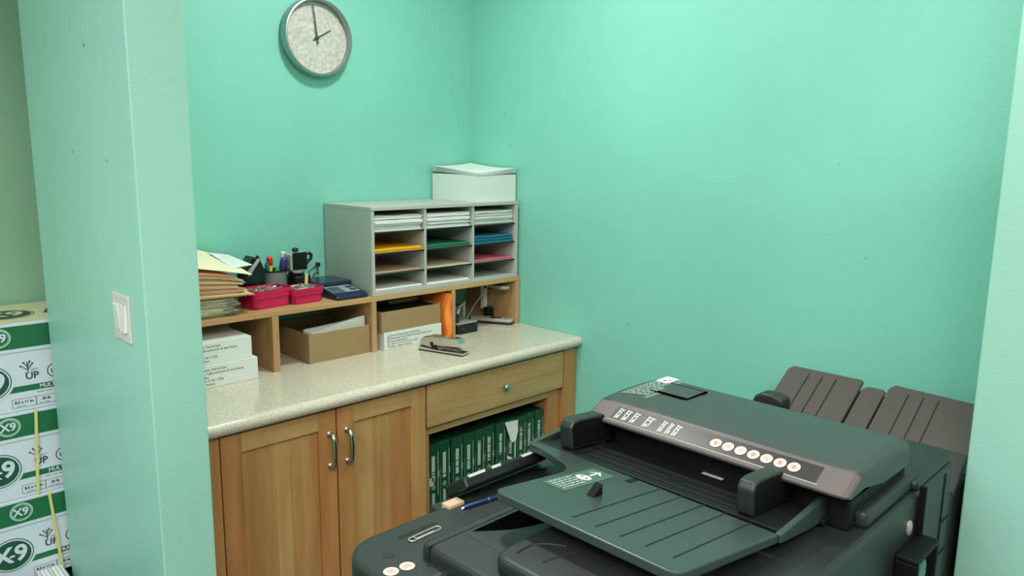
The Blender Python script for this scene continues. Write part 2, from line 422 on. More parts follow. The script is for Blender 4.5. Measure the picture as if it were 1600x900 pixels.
door(-1.4735, -1.1195, -1.142, [0, .42, .62, 1], ['wz', 'wz3', 'wz'], 'wz4', 'wz2')
door(-1.1135, -.7765, -1.082, [0, .33, .62, 1], ['wz3', 'wz', 'wz2'], 'wz2', 'wz')

cabB = carcass(XM, XR, 1, 'base_cabinet', 'maple base cabinet with one drawer above an open bay of green reams')
BZ, BX0, BX1 = .683, -.7475, -.150
b = MB(); b.box(XM + .0005, XM + .018, CY + .019, -.004, 0, .872, 'wz'); b.box(XR - .018, XR, CY + .019, -.004, 0, .872, 'wz')
b.box(XM + .018, XR - .018, -.012, -.004, 0, .872, 'wx')
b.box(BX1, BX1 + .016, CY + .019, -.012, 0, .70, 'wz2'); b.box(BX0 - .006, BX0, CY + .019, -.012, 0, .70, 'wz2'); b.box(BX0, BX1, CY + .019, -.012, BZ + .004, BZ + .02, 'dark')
b.box(BX0, BX1, CY + .02, -.012, .334, .352, 'wx')
b.build('carcass', cabB)
b = MB(); b.box(XM + .0005, BX0, CY, CY + .019, 0, .872, 'wz2', .001); b.box(BX1 + .0, XR, CY, CY + .019, 0, .872, 'wz2', .001)
b.box(BX0, BX1, CY, CY + .019, BZ, .72, 'wx2', .001); b.box(BX0, BX1, CY, CY + .019, .85, .872, 'wx')
b.box(BX0, BX1, CY, CY + .019, 0, .12, 'wx')
b.box(-.078, XR, FY + .001, CY - .0005, 0, .872, 'wz2', .0015)
b.build('face_frame', cabB)
b = MB(); b.box(-.7675, -.083, FY, CY - .001, .786, .866, 'wx', .0015); b.box(-.7675, -.083, FY, CY - .001, .717, .7858, 'wx2', .0015)
dr = b.build('drawer', cabB)
b = MB(); b.lathe([(.008, 0), (.006, -.006), (.006, -.012), (.0135, -.017), (.0145, -.023), (.011, -.028), (0, -.030)], (-.413, FY, .789), 'chrome', 28, 'y'); b.build('knob', dr)

# reams standing in the open bay
ream_proto = None
pitch = (BX1 - BX0 - .004) / 11
for i in range(11):
    x0 = BX0 + .003 + i * pitch; w = pitch - .003
    lab = 'dark green ream of paper standing on edge in the open cabinet bay'
    g = 'reams of paper standing in the cabinet bay'
    h = .283
    rm = thing('paper_ream', (x0 + w / 2, -.5, .3525), lab, 'ream of paper', g)
    yf = -.622 + random.uniform(-.004, .006)
    b = MB(); b.box(x0, x0 + w, yf, yf + .216, .3525, .3525 + h, 'ream', .003)
    # folded wrapper ends on the top
    b.poly([(x0 + .004, yf + .012, .3528 + h), (x0 + w - .004, yf + .012, .3528 + h), (x0 + w - .004, yf + .2, .3528 + h), (x0 + .004, yf + .2, .3528 + h)], 'reamtop')
    b.box(x0 + w * .45, x0 + w * .5, yf + .01, yf + .2, .3525 + h, .3537 + h, 'ream')
    b.build('wrapper', rm)
    b = MB(); y = yf - .0006; o = .02 * ((i % 2)) ; zt = .3525 + h
    def blk(xa, xb, za, zb, m): b.poly([(x0 + xa * w, y, zt - zb), (x0 + xb * w, y, zt - zb), (x0 + xb * w, y, zt - za), (x0 + xa * w, y, zt - za)], m)
    for k in range(26): # column of small white lettering
        if random.random() < .9: blk(.32, .60, .042 + k * .0036, .0452 + k * .0036, 'reamw')
    disc(b, (x0 + .46 * w, y, zt - .158), .0095, (1, 0, 0), (0, 0, 1), 'reamc'); 
    for k in range(14): blk(.34, .58, .180 + k * .0035, .1825 + k * .0035, 'reamw')
    blk(.86, .90, .03, .19, 'reamw'); blk(.84, .97, .10, .125, 'reamw'); blk(.08, .12, .09, .24, 'reamc')
    if i == 0: blk(.0, .5, .12, .15, 'reamw')
    b.build('printing', rm)
    if i == 7:
        rm['label'] = 'green ream in the cabinet bay with its wrapper torn open showing white paper'
        del rm['group']
        b = MB(); z = zt
        b.poly([(x0 - .2 * w, yf - .003, z - .003), (x0 + 1.15 * w, yf - .004, z - .008), (x0 + 1.05 * w, yf - .010, z - .05), (x0 + .8 * w, yf - .013, z - .085), (x0 + .35 * w, yf - .012, z - .088), (x0 + .1 * w, yf - .008, z - .05)], 'paper')
        b.poly([(x0 + .1 * w, yf - .002, z - .14), (x0 + .9 * w, yf - .006, z - .165), (x0 + .85 * w, yf - .006, z - .173), (x0 + .05 * w, yf - .002, z - .15)], 'paper')
        b.poly([(x0 + .86 * w, yf - .002, z - .09), (x0 + 1.0 * w, yf - .002, z - .09), (x0 + .98 * w, yf - .002, z - .175), (x0 + .9 * w, yf - .002, z - .175)], 'paper')
        b.build('torn_wrapper', rm)

# ================================================================== WORKTOP
b = MB(); prof = []
fr = -.6805; zt, zb = HC, .874; r = (zt - zb) / 2
prof.append(Vector((XL, -.001, zb))); prof.append(Vector((XL, -.001, zt)))
for k in range(11):
    a = PI / 2 + PI * k / 10; prof.append(Vector((XL, fr + r + r * math.cos(a), (zt + zb) / 2 + r * math.sin(a))))
b.prism(prof, (-.002 - XL, 0, 0), 'counter')
for f in b.bm.faces: f.smooth = abs(f.normal.x) < .5 and abs(f.normal.z) < .995 and f.normal.y < -.02
tag(b.build('worktop'), 'speckled beige solid surface worktop with rounded front edge', 'countertop')

# ================================================================== DESK HUTCH (shelf riser)
hy = -.3253
ht = thing('desk_hutch', (-.78, -.16, HC), 'long maple shelf riser with four bays standing on the worktop', 'shelf')
b = MB(); b.box(XL, -.002, hy, -.003, 1.1018, 1.1198, 'hx', .0012); b.build('top_board', ht)
for (x0, x1) in ((-1.1455, -1.1225), (-.7605, -.7405), (-.384, -.366), (-.0265, -.0025), (XL + .001, XL + .019)):
    b = MB(); b.box(x0, x1, hy + .0005, -.003, HC + .0002, 1.1016, 'hz', .001); b.build('upright', ht)

# ================================================================== LITERATURE SORTER
sx0, sx1, sy, z0, z1 = -.7557, -.0186, -.3231, 1.1202, 1.4417
st_ = thing('literature_sorter', (-.387, -.16, z0), 'grey twelve slot paper sorter standing on the maple shelf riser', 'paper sorter')
b = MB(); b.box(sx0, sx0 + .0135, sy, -.006, z0 + .0155, z1 - .0135, 'greyl', .0008); b.build('side_panel', st_)
b = MB(); b.box(sx1 - .0165, sx1, sy, -.006, z0 + .0155, z1 - .0135, 'greyl', .0008); b.build('side_panel', st_)
b = MB(); b.box(sx0, sx1, sy - .002, -.006, z1 - .0132, z1, 'greyl', .001); b.build('top_panel', st_)
b = MB(); b.box(sx0, sx1, sy, -.006, z0, z0 + .0152, 'greyl', .0008); b.build('bottom_panel', st_)
b = MB(); b.box(sx0 + .014, sx1 - .017, -.010, -.0062, z0 + .0155, z1 - .0135, 'greyin'); b.build('back_panel', st_)
for x in (-.517, -.2745):
    b = MB(); b.box(x, x + .0105, sy + .002, -.0105, z0 + .0155, z1 - .0135, 'greyl', .0006); b.build('divider', st_)
cols = [(sx0 + .0137, -.5172), (-.5063, -.2747), (-.2638, sx1 - .0167)]
shelves = [1.3515, 1.2745, 1.1985]
for (a, c) in cols:
    for z in shelves:
        b = MB(); b.box(a, c, sy + .006, -.0105, z - .0042, z, 'greyin'); b.box(a, c, sy + .0025, sy + .006, z - .0062, z + .0002, 'blackedge'); b.build('shelf', st_)
floors = [1.3518, 1.2748, 1.1988, z0 + .0153]
def stack(a, c, zf, h, mats, label, n=10, jag=.004, w=.216, cat='paper stack', group=None, flip=0):
    b = MB(); x0 = a + (c - a - w) / 2; th = h / n
    for k in range(n):
        dx = random.uniform(-jag, jag) * .5; dy = random.uniform(-jag, jag)
        zz = zf + k * th
        bend = random.uniform(0, .0018)
        m = mats[k % len(mats)]
        fn = lambda u, v, zz=zz, dx=dx, dy=dy, bend=bend: Vector((x0 + dx + u * w, sy + .012 + dy + .28 * v, zz + th * .93 + bend * math.sin(u * 9 + k) * (k / n)))
        b.grid(fn, 8, 1, m, th * .93)
    return tag(b.build('paper_stack'), label, cat, group)
names = ['left', 'middle', 'right']
for ci, (a, c) in enumerate(cols):
    stack(a, c, floors[0], (.056, .056, .054)[ci], ['paper', 'paper', 'paper2', 'paper'], 'thick ream-high stack of white paper in the top row of the sorter, %s column' % names[ci], 14, .007)
stack(*cols[0], floors[1], .014, ['yellow'], 'bright yellow paper stack in the left column of the sorter', 5)
stack(*cols[1], floors[1], .013, ['green'], 'green paper stack in the middle column of the sorter', 5)
stack(*cols[2], floors[1], .029, ['blue', 'blue', 'blue'], 'blue paper stack in the right column of the sorter', 8, .006)
stack(*cols[0], floors[2], .005, ['tanp'], 'thin tan paper stack below the yellow paper in the sorter', 2)
stack(*cols[1], floors[2], .004, ['cream'], 'thin cream paper stack below the green paper in the sorter', 2)
stack(*cols[2], floors[2], .009, ['pink'], 'pink paper stack in the right column of the sorter', 4)
stack(*cols[0], floors[3], .007, ['paper'], 'thin white paper stack in the bottom left slot of the sorter', 3)
stack(*cols[1], floors[3], .006, ['paper'], 'thin white paper stack in the bottom middle slot of the sorter', 3)

# paper box on top of the sorter, in the room corner
pb = thing('paper_box', (-.12, -.16, 1.442), 'open white cardboard box filled with paper on top of the sorter', 'box')
bx0, bx1, by0, by1, bz0, bz1 = -.232, -.012, -.300, -.014, 1.4421, 1.552
b = MB(); t = .003
b.box(bx0 + t, bx1 - t, by0 + t, by1 - t, bz0, bz0 + t, 'boxwhite'); b.box(bx0, bx0 + t, by0 + t, by1 - t, bz0, bz1, 'boxwhite'); b.box(bx1 - t, bx1, by0 + t, by1 - t, bz0, bz1, 'boxwhite')
b.box(bx0, bx1, by0, by0 + t, bz0, bz1, 'boxwhite'); b.box(bx0, bx1, by1 - t, by1, bz0, bz1, 'boxwhite'); b.build('carton_body', pb)
def sag(u, v):   # u along x, v from front to back: corners curl up, front-left corner lies flat
    left, back = 1 - u, v
    return .0 + .018 * (left * back) + .012 * (u * (1 - v)) ** 1.3 + .030 * (u * back) ** 1.6 - .008 * left * (1 - v)
b = MB()
for k in range(6):
    b.grid(lambda u, v, k=k: Vector((bx0 - .002 + .219 * u + .001 * (k % 2), by0 - .003 + .286 * v, bz1 + .0028 + .0024 * k + sag(u, v) * (.45 + .55 * k / 5))), 14, 14, 'paper' if k % 2 else 'paper2', .0018)
tag(b.build('paper_stack'), 'curled white sheets on top of the white box in the corner', 'paper stack')

# ================================================================== ITEMS IN THE HUTCH BAYS
def label_lines(b, x0, z, y, w, m='ink', h=.0046, sizes=None):
    """lines of print too small to read: short word blocks"""
    x = x0
    while x < x0 + w:
        L = random.uniform(.006, .018)
        if x + L > x0 + w: break
        # letters as thin strokes
        xx = x
        while xx < x + L:
            hh = h * random.choice((.6, .6, 1)); b.poly([(xx, y, z), (xx + .0011, y, z), (xx + .0011, y, z + hh), (xx, y, z + hh)], m); xx += .0019
        b.poly([(x, y, z), (x + L, y, z), (x + L, y, z + .0009), (x, y, z + .0009)], m)
        x += L + .004
def fr_y(x, y, z): return frame((x, y, z), (1, 0, 0), (0, 0, 1))
def envelope_box(x0, x1, y0, y1, z0, z1, label, lx, full=False):
    t = thing('envelope_box', ((x0 + x1) / 2, (y0 + y1) / 2, z0), label, 'box')
    b = MB(); b.box(x0, x1, y0, y1, z0, z1, 'boxwhite', .0015); b.build('box_body', t)
    b = MB(); y = y0 - .0006; H = z1 - z0
    L = [(.80, 'Gummed Envelopes, Peel & Seal', .62), (.64, 'Enveloppes Para, Subcontractes & Seal Stevie', 1), (.48, 'Sobres engomados', .6), (.32, '4 1/8 X 9 1/2 (10 X 24.1 CM)', .7), (.16, '50 Env. / Boite / Sobres', .5)]
    ww = x1 - lx - .03
    for f, tx, wf in L:
        b.text(tx, ww / 20, fr_y(lx, y, z0 + H * f), 'ink')
    if full: b.poly([(x0 + .016, y, z0 + .012), (x0 + .0185, y, z0 + .012), (x0 + .0185, y, z1 - .012), (x0 + .016, y, z1 - .012)], 'ink')
    b.build('printing', t); return t
envelope_box(-1.470, -1.213, -.350, -.09, HC + .0003, .986, 'white envelope box, lower of the two in the left bay of the riser', -1.452)
envelope_box(-1.480, -1.228, -.345, -.085, .9865, 1.056, 'white envelope box, upper of the two in the left bay of the riser', -1.462)
envelope_box(-.717, -.447, -.335, -.06, HC + .0003, .981, 'white labelled envelope box beneath the kraft box beside the orange envelope', -.695, True)
def open_box(x0, x1, y0, y1, z0, z1, label):
    t = thing('cardboard_box', ((x0 + x1) / 2, (y0 + y1) / 2, z0), label, 'box'); w = .003
    b = MB(); b.box(x0 + w, x1 - w, y0 + w, y1 - w, z0, z0 + w, 'kraft'); b.box(x0, x1, y0, y0 + w, z0, z1, 'kraft', .0008); b.box(x0, x1, y1 - w, y1, z0, z1, 'kraft')
    b.box(x0, x0 + w, y0 + w, y1 - w, z0, z1, 'kraft', .0008); b.box(x1 - w, x1, y0 + w, y1 - w, z0, z1, 'kraft', .0008)
    b.box(x0 + w, x1 - w, y0 + w, y1 - w, z0 + w, z0 + w + .002, 'kraftin'); b.build('box_body', t); return t
open_box(-1.009, -.764, -.312, -.05, HC + .0003, 1.017, 'open kraft cardboard box holding white envelopes in the second bay of the riser')
b = MB()
for k in range(6):
    dy = -.298 + .012 * k
    b.prism([(-1.000 + .004 * k, dy, .93), (-.770, dy, .93), (-.770, dy + .01, 1.048 - .004 * k), (-.80, dy + .01, 1.046 - .004 * k), (-.985, dy + .004, 1.018)], (0, .0035, 0), 'paper')
tag(b.build('envelope_bundle'), 'white envelopes leaning inside the open kraft box', 'envelopes')
t = open_box(-.724, -.449, -.331, -.06, .9815, 1.0585, 'kraft cardboard box resting on the white envelope box in the third bay')
b = MB(); b.poly([(-.720, -.325, 1.0530), (-.453, -.325, 1.0530), (-.453, -.07, 1.0530), (-.720, -.07, 1.0530)], 'blackedge')
b.box(-.60, -.46, -.2, -.08, 1.0535, 1.068, 'kraft', .001); b.build('contents', t)
# orange envelope leaning against the divider
b = MB()
def oe(u, v):
    bow = .012 * math.sin(PI * u) * math.sin(PI * v)
    return Vector((-.437 + .045 * u * 0 + .035 * v * (1 - .25 * v) + .0 + bow, -.338 + .29 * u, .9143 + .180 * v - .012 * u * v))
t_ = bmesh.new()
def env_pt(u, v, side):  # two leaves, creased, narrow pillow standing on its edge
    puff = .020 * (math.sin(PI * min(1, max(0, v)) ** .8)) * (1 - .35 * u) + .004
    cx = -.409 + .008 * v + .001 * math.sin(9 * v + 3 * u)
    return Vector((cx - .004 + side * puff * .8, -.336 + .27 * u - .006 * math.sin(7 * v), .9145 + .178 * v))
for side in (-1, 1): b.grid(lambda u, v, s=side: env_pt(u, v, s), 10, 14, 'orange')
b.grid(lambda u, v: env_pt(0, v, -1).lerp(env_pt(0, v, 1), u) - Vector((0, .012 * math.sin(PI * u), 0)), 6, 14, 'orange')
tag(b.build('padded_envelope'), 'orange padded envelope standing upright against the riser divider', 'envelope')

# two-hole punch
hp = thing('hole_punch', (-.29, -.27, HC), 'black paper punch with chrome lever in the right bay of the riser', 'hole punch')
b = MB(); prof = rrect(-.352, -.236, -.325, -.20, .02, HC + .0003)
b.prism([Vector(p) for p in prof], (0, 0, .036), 'blackp', .003, bev_all=False); b.lathe([(.003, 0), (.0025, -.0015), (0, -.002)], (-.325, -.326, .935), 'chrome', 12, 'y')
b.build('base', hp)
b = MB(); b.box(-.348, -.24, -.315, -.23, .951, .958, 'greyp', .002); b.tube([(-.335, -.25, .955), (-.335, -.25, 1.0)], .005, 'chrome'); b.tube([(-.25, -.28, .955), (-.25, -.28, .975)], .004, 'blackp')
b.build('punch_pins', hp)
b = MB(); b.tube([(-.345, -.315, 1.004), (-.30, -.27, 1.014), (-.245, -.24, 1.021), (-.232, -.225, 1.019), (-.228, -.215, 1.005), (-.228, -.215, .957)], .0058, 'greyp', 10)
b.tube([(-.345, -.26, 1.006), (-.28, -.22, 1.012), (-.235, -.21, 1.012)], .004, 'blackp', 8)
b.box(-.36, -.325, -.30, -.22, .951, 1.006, 'blackp', .006); b.build('lever', hp)

# cordless handset lying on the worktop
ph = thing('cordless_phone', (-.075, -.24, HC), 'silver cordless phone handset lying in the right bay of the riser', 'phone')
rot = Matrix.Translation((-.094, -.235, HC)) @ Matrix.Rotation(math.radians(-62), 4, 'Z')
b = MB(); loop = rrect(-.105, .105, -.025, .025, .018, .0004)
b.prism([rot @ p for p in loop], (0, 0, .008), 'blackp', .002, bev_all=False); b.prism([rot @ (p + Vector((0, 0, .008))) for p in loop], (0, 0, .016), 'greyp', .006, 3, bev_all=False); b.build('handset_body', ph)
b = MB(); b.box(.005, .05, -.015, .015, .024, .0247, 'blackg', mat=rot); b.box(.062, .08, -.012, .012, .024, .0245, 'inkgrey', mat=rot); b.build('screen', ph)
# power adapter strip at the back of the bay and cable
PWD = (.012, -.125, 0)
pw = thing('power_strip', (-.055, -.05, .94), 'white power strip upright at the back of the right bay with black plugs', 'power strip')
b = MB(); b.box(-.064, -.044, -.030, -.004, HC + .04, 1.085, 'whitep', .003); b.build('strip_body', pw)
b = MB(); b.box(-.068, -.04, -.06, -.0305, 1.05, 1.082, 'blackp', .004); b.build('plug', pw)
b = MB(); b.box(-.072, -.036, -.065, -.0305, HC + .001, .968, 'blackp', .004); b.build('plug', pw)
b = MB(); P = [(-.054, -.06, 1.075), (-.075, -.09, 1.085), (-.11, -.1, 1.07), (-.13, -.08, 1.03), (-.15, -.06, .99), (-.2, -.06, .925)]
b.tube(P, .0018, 'greyp', 8); b.build('cable', pw)
pw.location.x += .008; pw.location.y -= .125
hk = thing('stapler_mount', (-.06, -.2, 1.07), 'silver curved device mounted under the shelf in the right bay', 'device')
b = MB(); b.prism(rrect(-.095, -.045, -.318, -.15, .022, 1.068), (0, 0, .014), 'greyp', .004, bev_all=False); b.build('device_body', hk)
b = MB(); b.box(-.085, -.055, -.28, -.18, 1.0822, 1.1013, 'blackp'); b.build('bracket', hk)
hk.name = 'shelf_device'

# chrome stapler
stp = thing('stapler', (-.54, -.48, HC), 'chrome desk stapler on the front of the worktop', 'stapler')
A, B = Vector((-.612, -.405, 0)), Vector((-.556, -.588, 0)); dx = (B - A).normalized(); L = (B - A).length; ny = Vector((-dx.y, dx.x, 0)); mid = A + ny * .02
def S(u, w, z): return A + dx * (u * L) + ny * w + Vector((0, 0, HC + z))
def sprof(pts, w0, w1, m, bev=0): 
    b.prism([S(u, w0, z) for u, z in pts], ny * (w1 - w0), m, bev, bev_all=False)
b = MB(); sprof([(0, .0005), (1, .0005), (1, .0035), (0, .0035)], -.003, .043, 'blackp'); b.build('rubber_foot', stp)
b = MB(); sprof([(0, .0036), (1, .0036), (1, .0105), (.9, .012), (.4, .011), (.2, .014), (0, .018)], -.001, .041, 'steel', .001)
b.build('base', stp)
b = MB(); sprof([(.20, .017), (.88, .012), (.88, .020), (.30, .030)], .008, .032, 'copface', .001); b.build('magazine', stp)
b = MB(); sprof([(-.0, .0182), (.01, .034), (.05, .046), (.13, .055), (.25, .060), (.82, .0615), (.88, .060), (.925, .053), (.935, .044), (.925, .036), (.88, .030), (.6, .028), (.42, .026), (.3, .022), (.26, .014), (.1, .0182)], .002, .038, 'steel', .004)
b.build('top_arm', stp)
b = MB(); sprof([(.26, .022), (.33, .022), (.33, .036), (.26, .038)], .0008, .003, 'blackg'); sprof([(.31, .014), (.40, .012), (.40, .024), (.31, .026)], -.0005, .003, 'blackg'); b.build('pivot', stp)

# ================================================================== ITEMS ON TOP OF THE RISER
ZT = 1.1200
# lower pile: document bundles, upper pile: manila folders
zz = ZT + .0004
for k in range(6):
    h = .0095; b = MB(); xr = -1.262 + random.uniform(-.012, .012); y0 = -.305 + random.uniform(-.012, .008)
    m = ['oldpaper', 'oldpaper2'][k % 2]
    for j in range(4):
        b.grid(lambda u, v, j=j: Vector((XL + .02 + (xr + random.uniform(-.004, .004) - XL - .02) * u, y0 + random.uniform(-.002, .002) + .26 * v, zz + h / 4 * (j + .9) + .0006 * math.sin(8 * u + j))), 10, 1, m if j != 2 else 'oldpaper', h / 4 * .85)
    for yy in (y0 + .015,): b.box(xr - .03, xr + .004, yy - .02, yy + .01, zz + .003, zz + h - .002, 'clip', .001)
    o = b.build('document_bundle'); tag(o, 'yellowed clipped document bundle in the lower part of the pile on the shelf', 'documents', 'clipped document bundles under the folders')
    zz += h
zbase = zz
NF = 11
def fold_z(u, v, k):
    x = u
    top = lambda u: .115 - .058 * u ** 1.3       # total thickness shrinking to the right
    return top(u) * (k / NF) + .0030 * math.sin(7 * u + k * .22) * (k / NF) 
for k in range(NF):
    b = MB(); xr = -1.235 + random.uniform(-.022, .018) + (.04 if k < 2 else 0); y0 = -.318 + random.uniform(-.006, .008); m = ['manila2', 'manila', 'manila2', 'manila3'][k % 4]
    ym = k * 1.0
    pass
    xs_ = (xr - XL - .015) / .32
    def fz(u, v, lift, k=k, xs_=xs_):
        u = u * xs_
        return zbase + .001 + fold_z(u, v, k) + lift + (.02 * v * (k / NF) ** 2)
    sp_ = lambda u: (.115 - .058 * (u * xs_) ** 1.3) / NF
    b.grid(lambda u, v: Vector((XL + .015 + (xr - XL - .015) * u, y0 + .27 * v, fz(u, v, sp_(u) * .32))), 18, 6, m, .0012)
    b.grid(lambda u, v: Vector((XL + .015 + (xr - .006 - XL - .015) * u, y0 + .006 + .25 * v, fz(u, v, sp_(u) * .62))), 18, 6, 'paper' if k % 3 == 0 else 'manila3', .0015)
    b.grid(lambda u, v: Vector((XL + .015 + (xr + random.uniform(-.001, .001) - XL - .015) * u, y0 + .27 * v, fz(u, v, sp_(u) * .88))), 18, 6, m, .0010)
    o = b.build('file_folder')
    tag(o, 'manila file folder stuffed with paper in the tall leaning pile', 'folder', 'manila folders piled on the shelf')
b = MB()
b.grid(lambda u, v: Vector((XL + .015 + .35 * u + .02 * v, -.315 + .285 * v, zbase + .1285 - .060 * u ** 1.3 + (.022 + .078 * (1 - u) + .006 * math.sin(8 * u)) * v)), 20, 8, 'manila3', .0016)
tag(b.build('file_folder'), 'topmost pale manila folder sloping up towards the wall', 'folder')
b = MB()
b.grid(lambda u, v: Vector((-1.235 + .09 * u, -.25 + .18 * v + .05 * u, zbase + .128 - .062 * ((u * .09 + .316) / .35) ** 1.3 + .022 * u + (.022 + .062 * (1 - u) * .4) * (v * .7 + .15) + .004)), 10, 6, 'paper', .0015)
tag(b.build('loose_sheet'), 'white sheet poking out to the right from the top of the folder pile', 'paper')

# crimson baskets of paper clips
def basket(cx, cy, lx, ly, h, rz, label, fill):
    t = thing('clip_basket', (cx, cy, ZT), label, 'basket'); R = Matrix.Translation((cx, cy, ZT + .0004)) @ Matrix.Rotation(rz, 4, 'Z')
    b = MB(); tm = bmesh.new(); rings = []
    prof = [(.86, 0), (.90, .004), (.93, h * .55), (.985, h * .57), (.99, h * .78), (1.02, h * .8), (1.03, h), (.985, h), (.96, h * .8), (.90, h * .5), (.84, .005)]
    for f, z in prof:
        rings.append([tm.verts.new(R @ Vector((p.x, p.y, z))) for p in rrect(-lx / 2 * f, lx / 2 * f, -ly / 2 * f, ly / 2 * f, .02 * f, 0)])
    n = len(rings[0])
    for P, Q in zip(rings, rings[1:]):
        for k in range(n): tm.faces.new((P[k], P[(k + 1) % n], Q[(k + 1) % n], Q[k]))
    tm.faces.new(rings[0][::-1]); tm.faces.new(rings[-1]); bmesh.ops.recalc_face_normals(tm, faces=tm.faces); b.merge(tm, 'basket', False)
    b.build('basket_shell', t)
    # heap of clips
    b = MB()
    for k in range(190):
        x = random.uniform(-.40, .40) * lx * .92; y = random.uniform(-.40, .40) * ly * .92
        z = h * .72 + .010 * (1 - (2 * x / lx) ** 2) * (1 - (2 * y / ly) ** 2) + random.uniform(-.004, .007)
        a = random.uniform(0, PI); e = random.uniform(-.5, .5); l = random.uniform(.009, .014); w = .003
        d = Vector((math.cos(a), math.sin(a), e)).normalized(); p = Vector((-math.sin(a), math.cos(a), random.uniform(-.4, .4))).normalized(); c = Vector((x, y, z))
        pts = [c - d * l - p * w, c + d * l - p * w, c + d * (l + .002), c + d * l + p * w, c - d * l * .7 + p * w, c - d * l * .8 - p * w * .3, c + d * l * .6 - p * w * .3]
        b.tube([R @ q for q in pts], .0007, fill[k % len(fill)], 4)
    b.box(-lx * .42, lx * .42, -ly * .42, ly * .42, .006, h * .70, 'hand', mat=R)
    o = b.build('paper_clips'); o['kind'] = 'stuff'; tag(o, 'heap of wire paper clips filling the %s crimson basket' % ('left' if cx < -1.08 else 'right'), 'paper clips')
basket(-1.118, -.225, .150, .105, .062, math.radians(8), 'crimson plastic basket beside the folder pile, larger and left of the pair', ['clip', 'clip', 'clip', 'greyp'])
basket(-.985, -.232, .125, .10, .052, math.radians(3), 'crimson plastic basket between the other basket and the postal scale', ['clip', 'clip', 'whitep', 'greyp'])

# wire mesh pen cup and its contents
pc = thing('pen_cup', (-.985, -.10, ZT), 'grey wire mesh pen cup behind the crimson baskets', 'pen cup')
PX, PY, PR, PH = -1.018, -.095, .046, .098
b = MB(); 
b.lathe([(PR, .0005), (PR, PH), (PR - .0015, PH), (PR - .0015, .003), (0, .003)], (PX, PY, ZT), 'mesh', 40); b.build('mesh_wall', pc)
b = MB(); b.lathe([(PR + .0015, PH - .004), (PR + .0015, PH + .001), (PR - .002, PH + .001), (PR - .002, PH - .004)], (PX, PY, ZT), 'blackp', 40); b.build('rim', pc)
def pen(x, y, tx, ty, top, mats, r, label, name='pen', cap=.3, cat='pen'):
    x -= .033; tx -= .033
    bse = Vector((x, y, ZT + .0035)); tp = Vector((tx, ty, ZT + top)); t = thing(name, bse, label, cat)
    c = bse.lerp(tp, 1 - cap)
    b = MB(); b.tube([bse, c], r, mats[0], 12); b.build('barrel', t)
    b = MB(); b.tube([c, c.lerp(tp, .1), c.lerp(tp, .85), tp], [r, r * 1.15, r * 1.1, r * .7], mats[1], 12); b.build('cap', t)
pen(-1.0, -.10, -1.008, -.115, .150, ['lime', 'red'], .0095, 'thick yellow highlighter with a red end in the pen cup', 'highlighter', .22, 'highlighter')
pen(-.975, -.10, -.957, -.125, .143, ['purple', 'purple'], .011, 'purple handled scissors shape standing in the pen cup', 'marker', .3, 'marker')
pen(-.985, -.085, -1.040, -.085, .152, ['navy', 'navy'], .006, 'dark navy pen leaning far left in the pen cup', 'pen', .25)
pen(-1.015, -.11, -1.018, -.115, .128, ['teal', 'teal'], .007, 'teal marker leaning left in the pen cup', 'marker', .3, 'marker')
pen(-1.003, -.075, -1.012, -.05, .128, ['whitep', 'whitep'], .006, 'white capped pen at the back of the pen cup', 'pen', .2)
pen(-.99, -.115, -.985, -.125, .112, ['grn', 'grn'], .008, 'short green marker at the front of the pen cup', 'marker', .4, 'marker')
pen(-.965, -.085, -.942, -.095, .138, ['blackp', 'blackp'], .005, 'slim black pen leaning right in the pen cup', 'pen', .3)
for n_ in [o for o in COL.objects if o.name.startswith('marker') and 'purple' in o.get('label', '')]: n_['label'] = 'fat purple marker standing in the pen cup'

# black wedge-shaped desk tidy left of the cup
wd = thing('desk_organizer', (-1.09, -.12, ZT), 'black pointed desk organizer standing left of the pen cup', 'organizer')
b = MB(); b.prism([(-1.135, -.13, ZT + .0005), (-1.05, -.13, ZT + .0005), (-1.052, -.12, ZT + .09), (-1.080, -.115, ZT + .150), (-1.093, -.115, ZT + .155), (-1.130, -.12, ZT + .105)], (0, .05, 0), 'blackp', .003); b.build('rear_panel', wd)
b = MB(); b.prism([(-1.134, -.145, ZT + .0005), (-1.065, -.145, ZT + .0005), (-1.058, -.14, ZT + .10), (-1.083, -.132, ZT + .148), (-1.130, -.14, ZT + .10)], (0, .012, 0), 'blackg', .002)
b.prism([(-1.130, -.148, ZT + .102), (-1.083, -.142, ZT + .150), (-1.075, -.142, ZT + .145), (-1.120, -.148, ZT + .092)], (0, .004, 0), 'greyp'); b.build('front_panel', wd)

# stand with stamps right of the cup
sd = thing('stamp_stand', (-.915, -.13, ZT), 'black and grey stamp head on a stand to the right of the pen cup', 'stamp')
b = MB(); b.prism(rrect(-.933, -.869, -.155, -.075, .012, ZT + .0005), (0, 0, .075), 'blackp', .006, bev_all=False); b.build('base', sd)
b = MB(); b.prism([(-.948, -.15, ZT + .125), (-.948, -.15, ZT + .155), (-.895, -.15, ZT + .162), (-.882, -.15, ZT + .150), (-.882, -.15, ZT + .100), (-.905, -.15, ZT + .083), (-.935, -.15, ZT + .086), (-.948, -.15, ZT + .10)], (0, .05, 0), 'greyp', .004, bev_all=False)
b.box(-.94, -.884, -.154, -.149, ZT + .098, ZT + .160, 'blackg', .004); b.box(-.935, -.895, -.14, -.105, ZT + .0755, ZT + .09, 'blackp', .003); b.build('head', sd)
b = MB(); b.lathe([(.009, 0), (.012, .004), (.011, .010), (.006, .013), (0, .013)], (-.915, -.125, ZT + .161), 'blackp', 20); b.build('knob', sd)
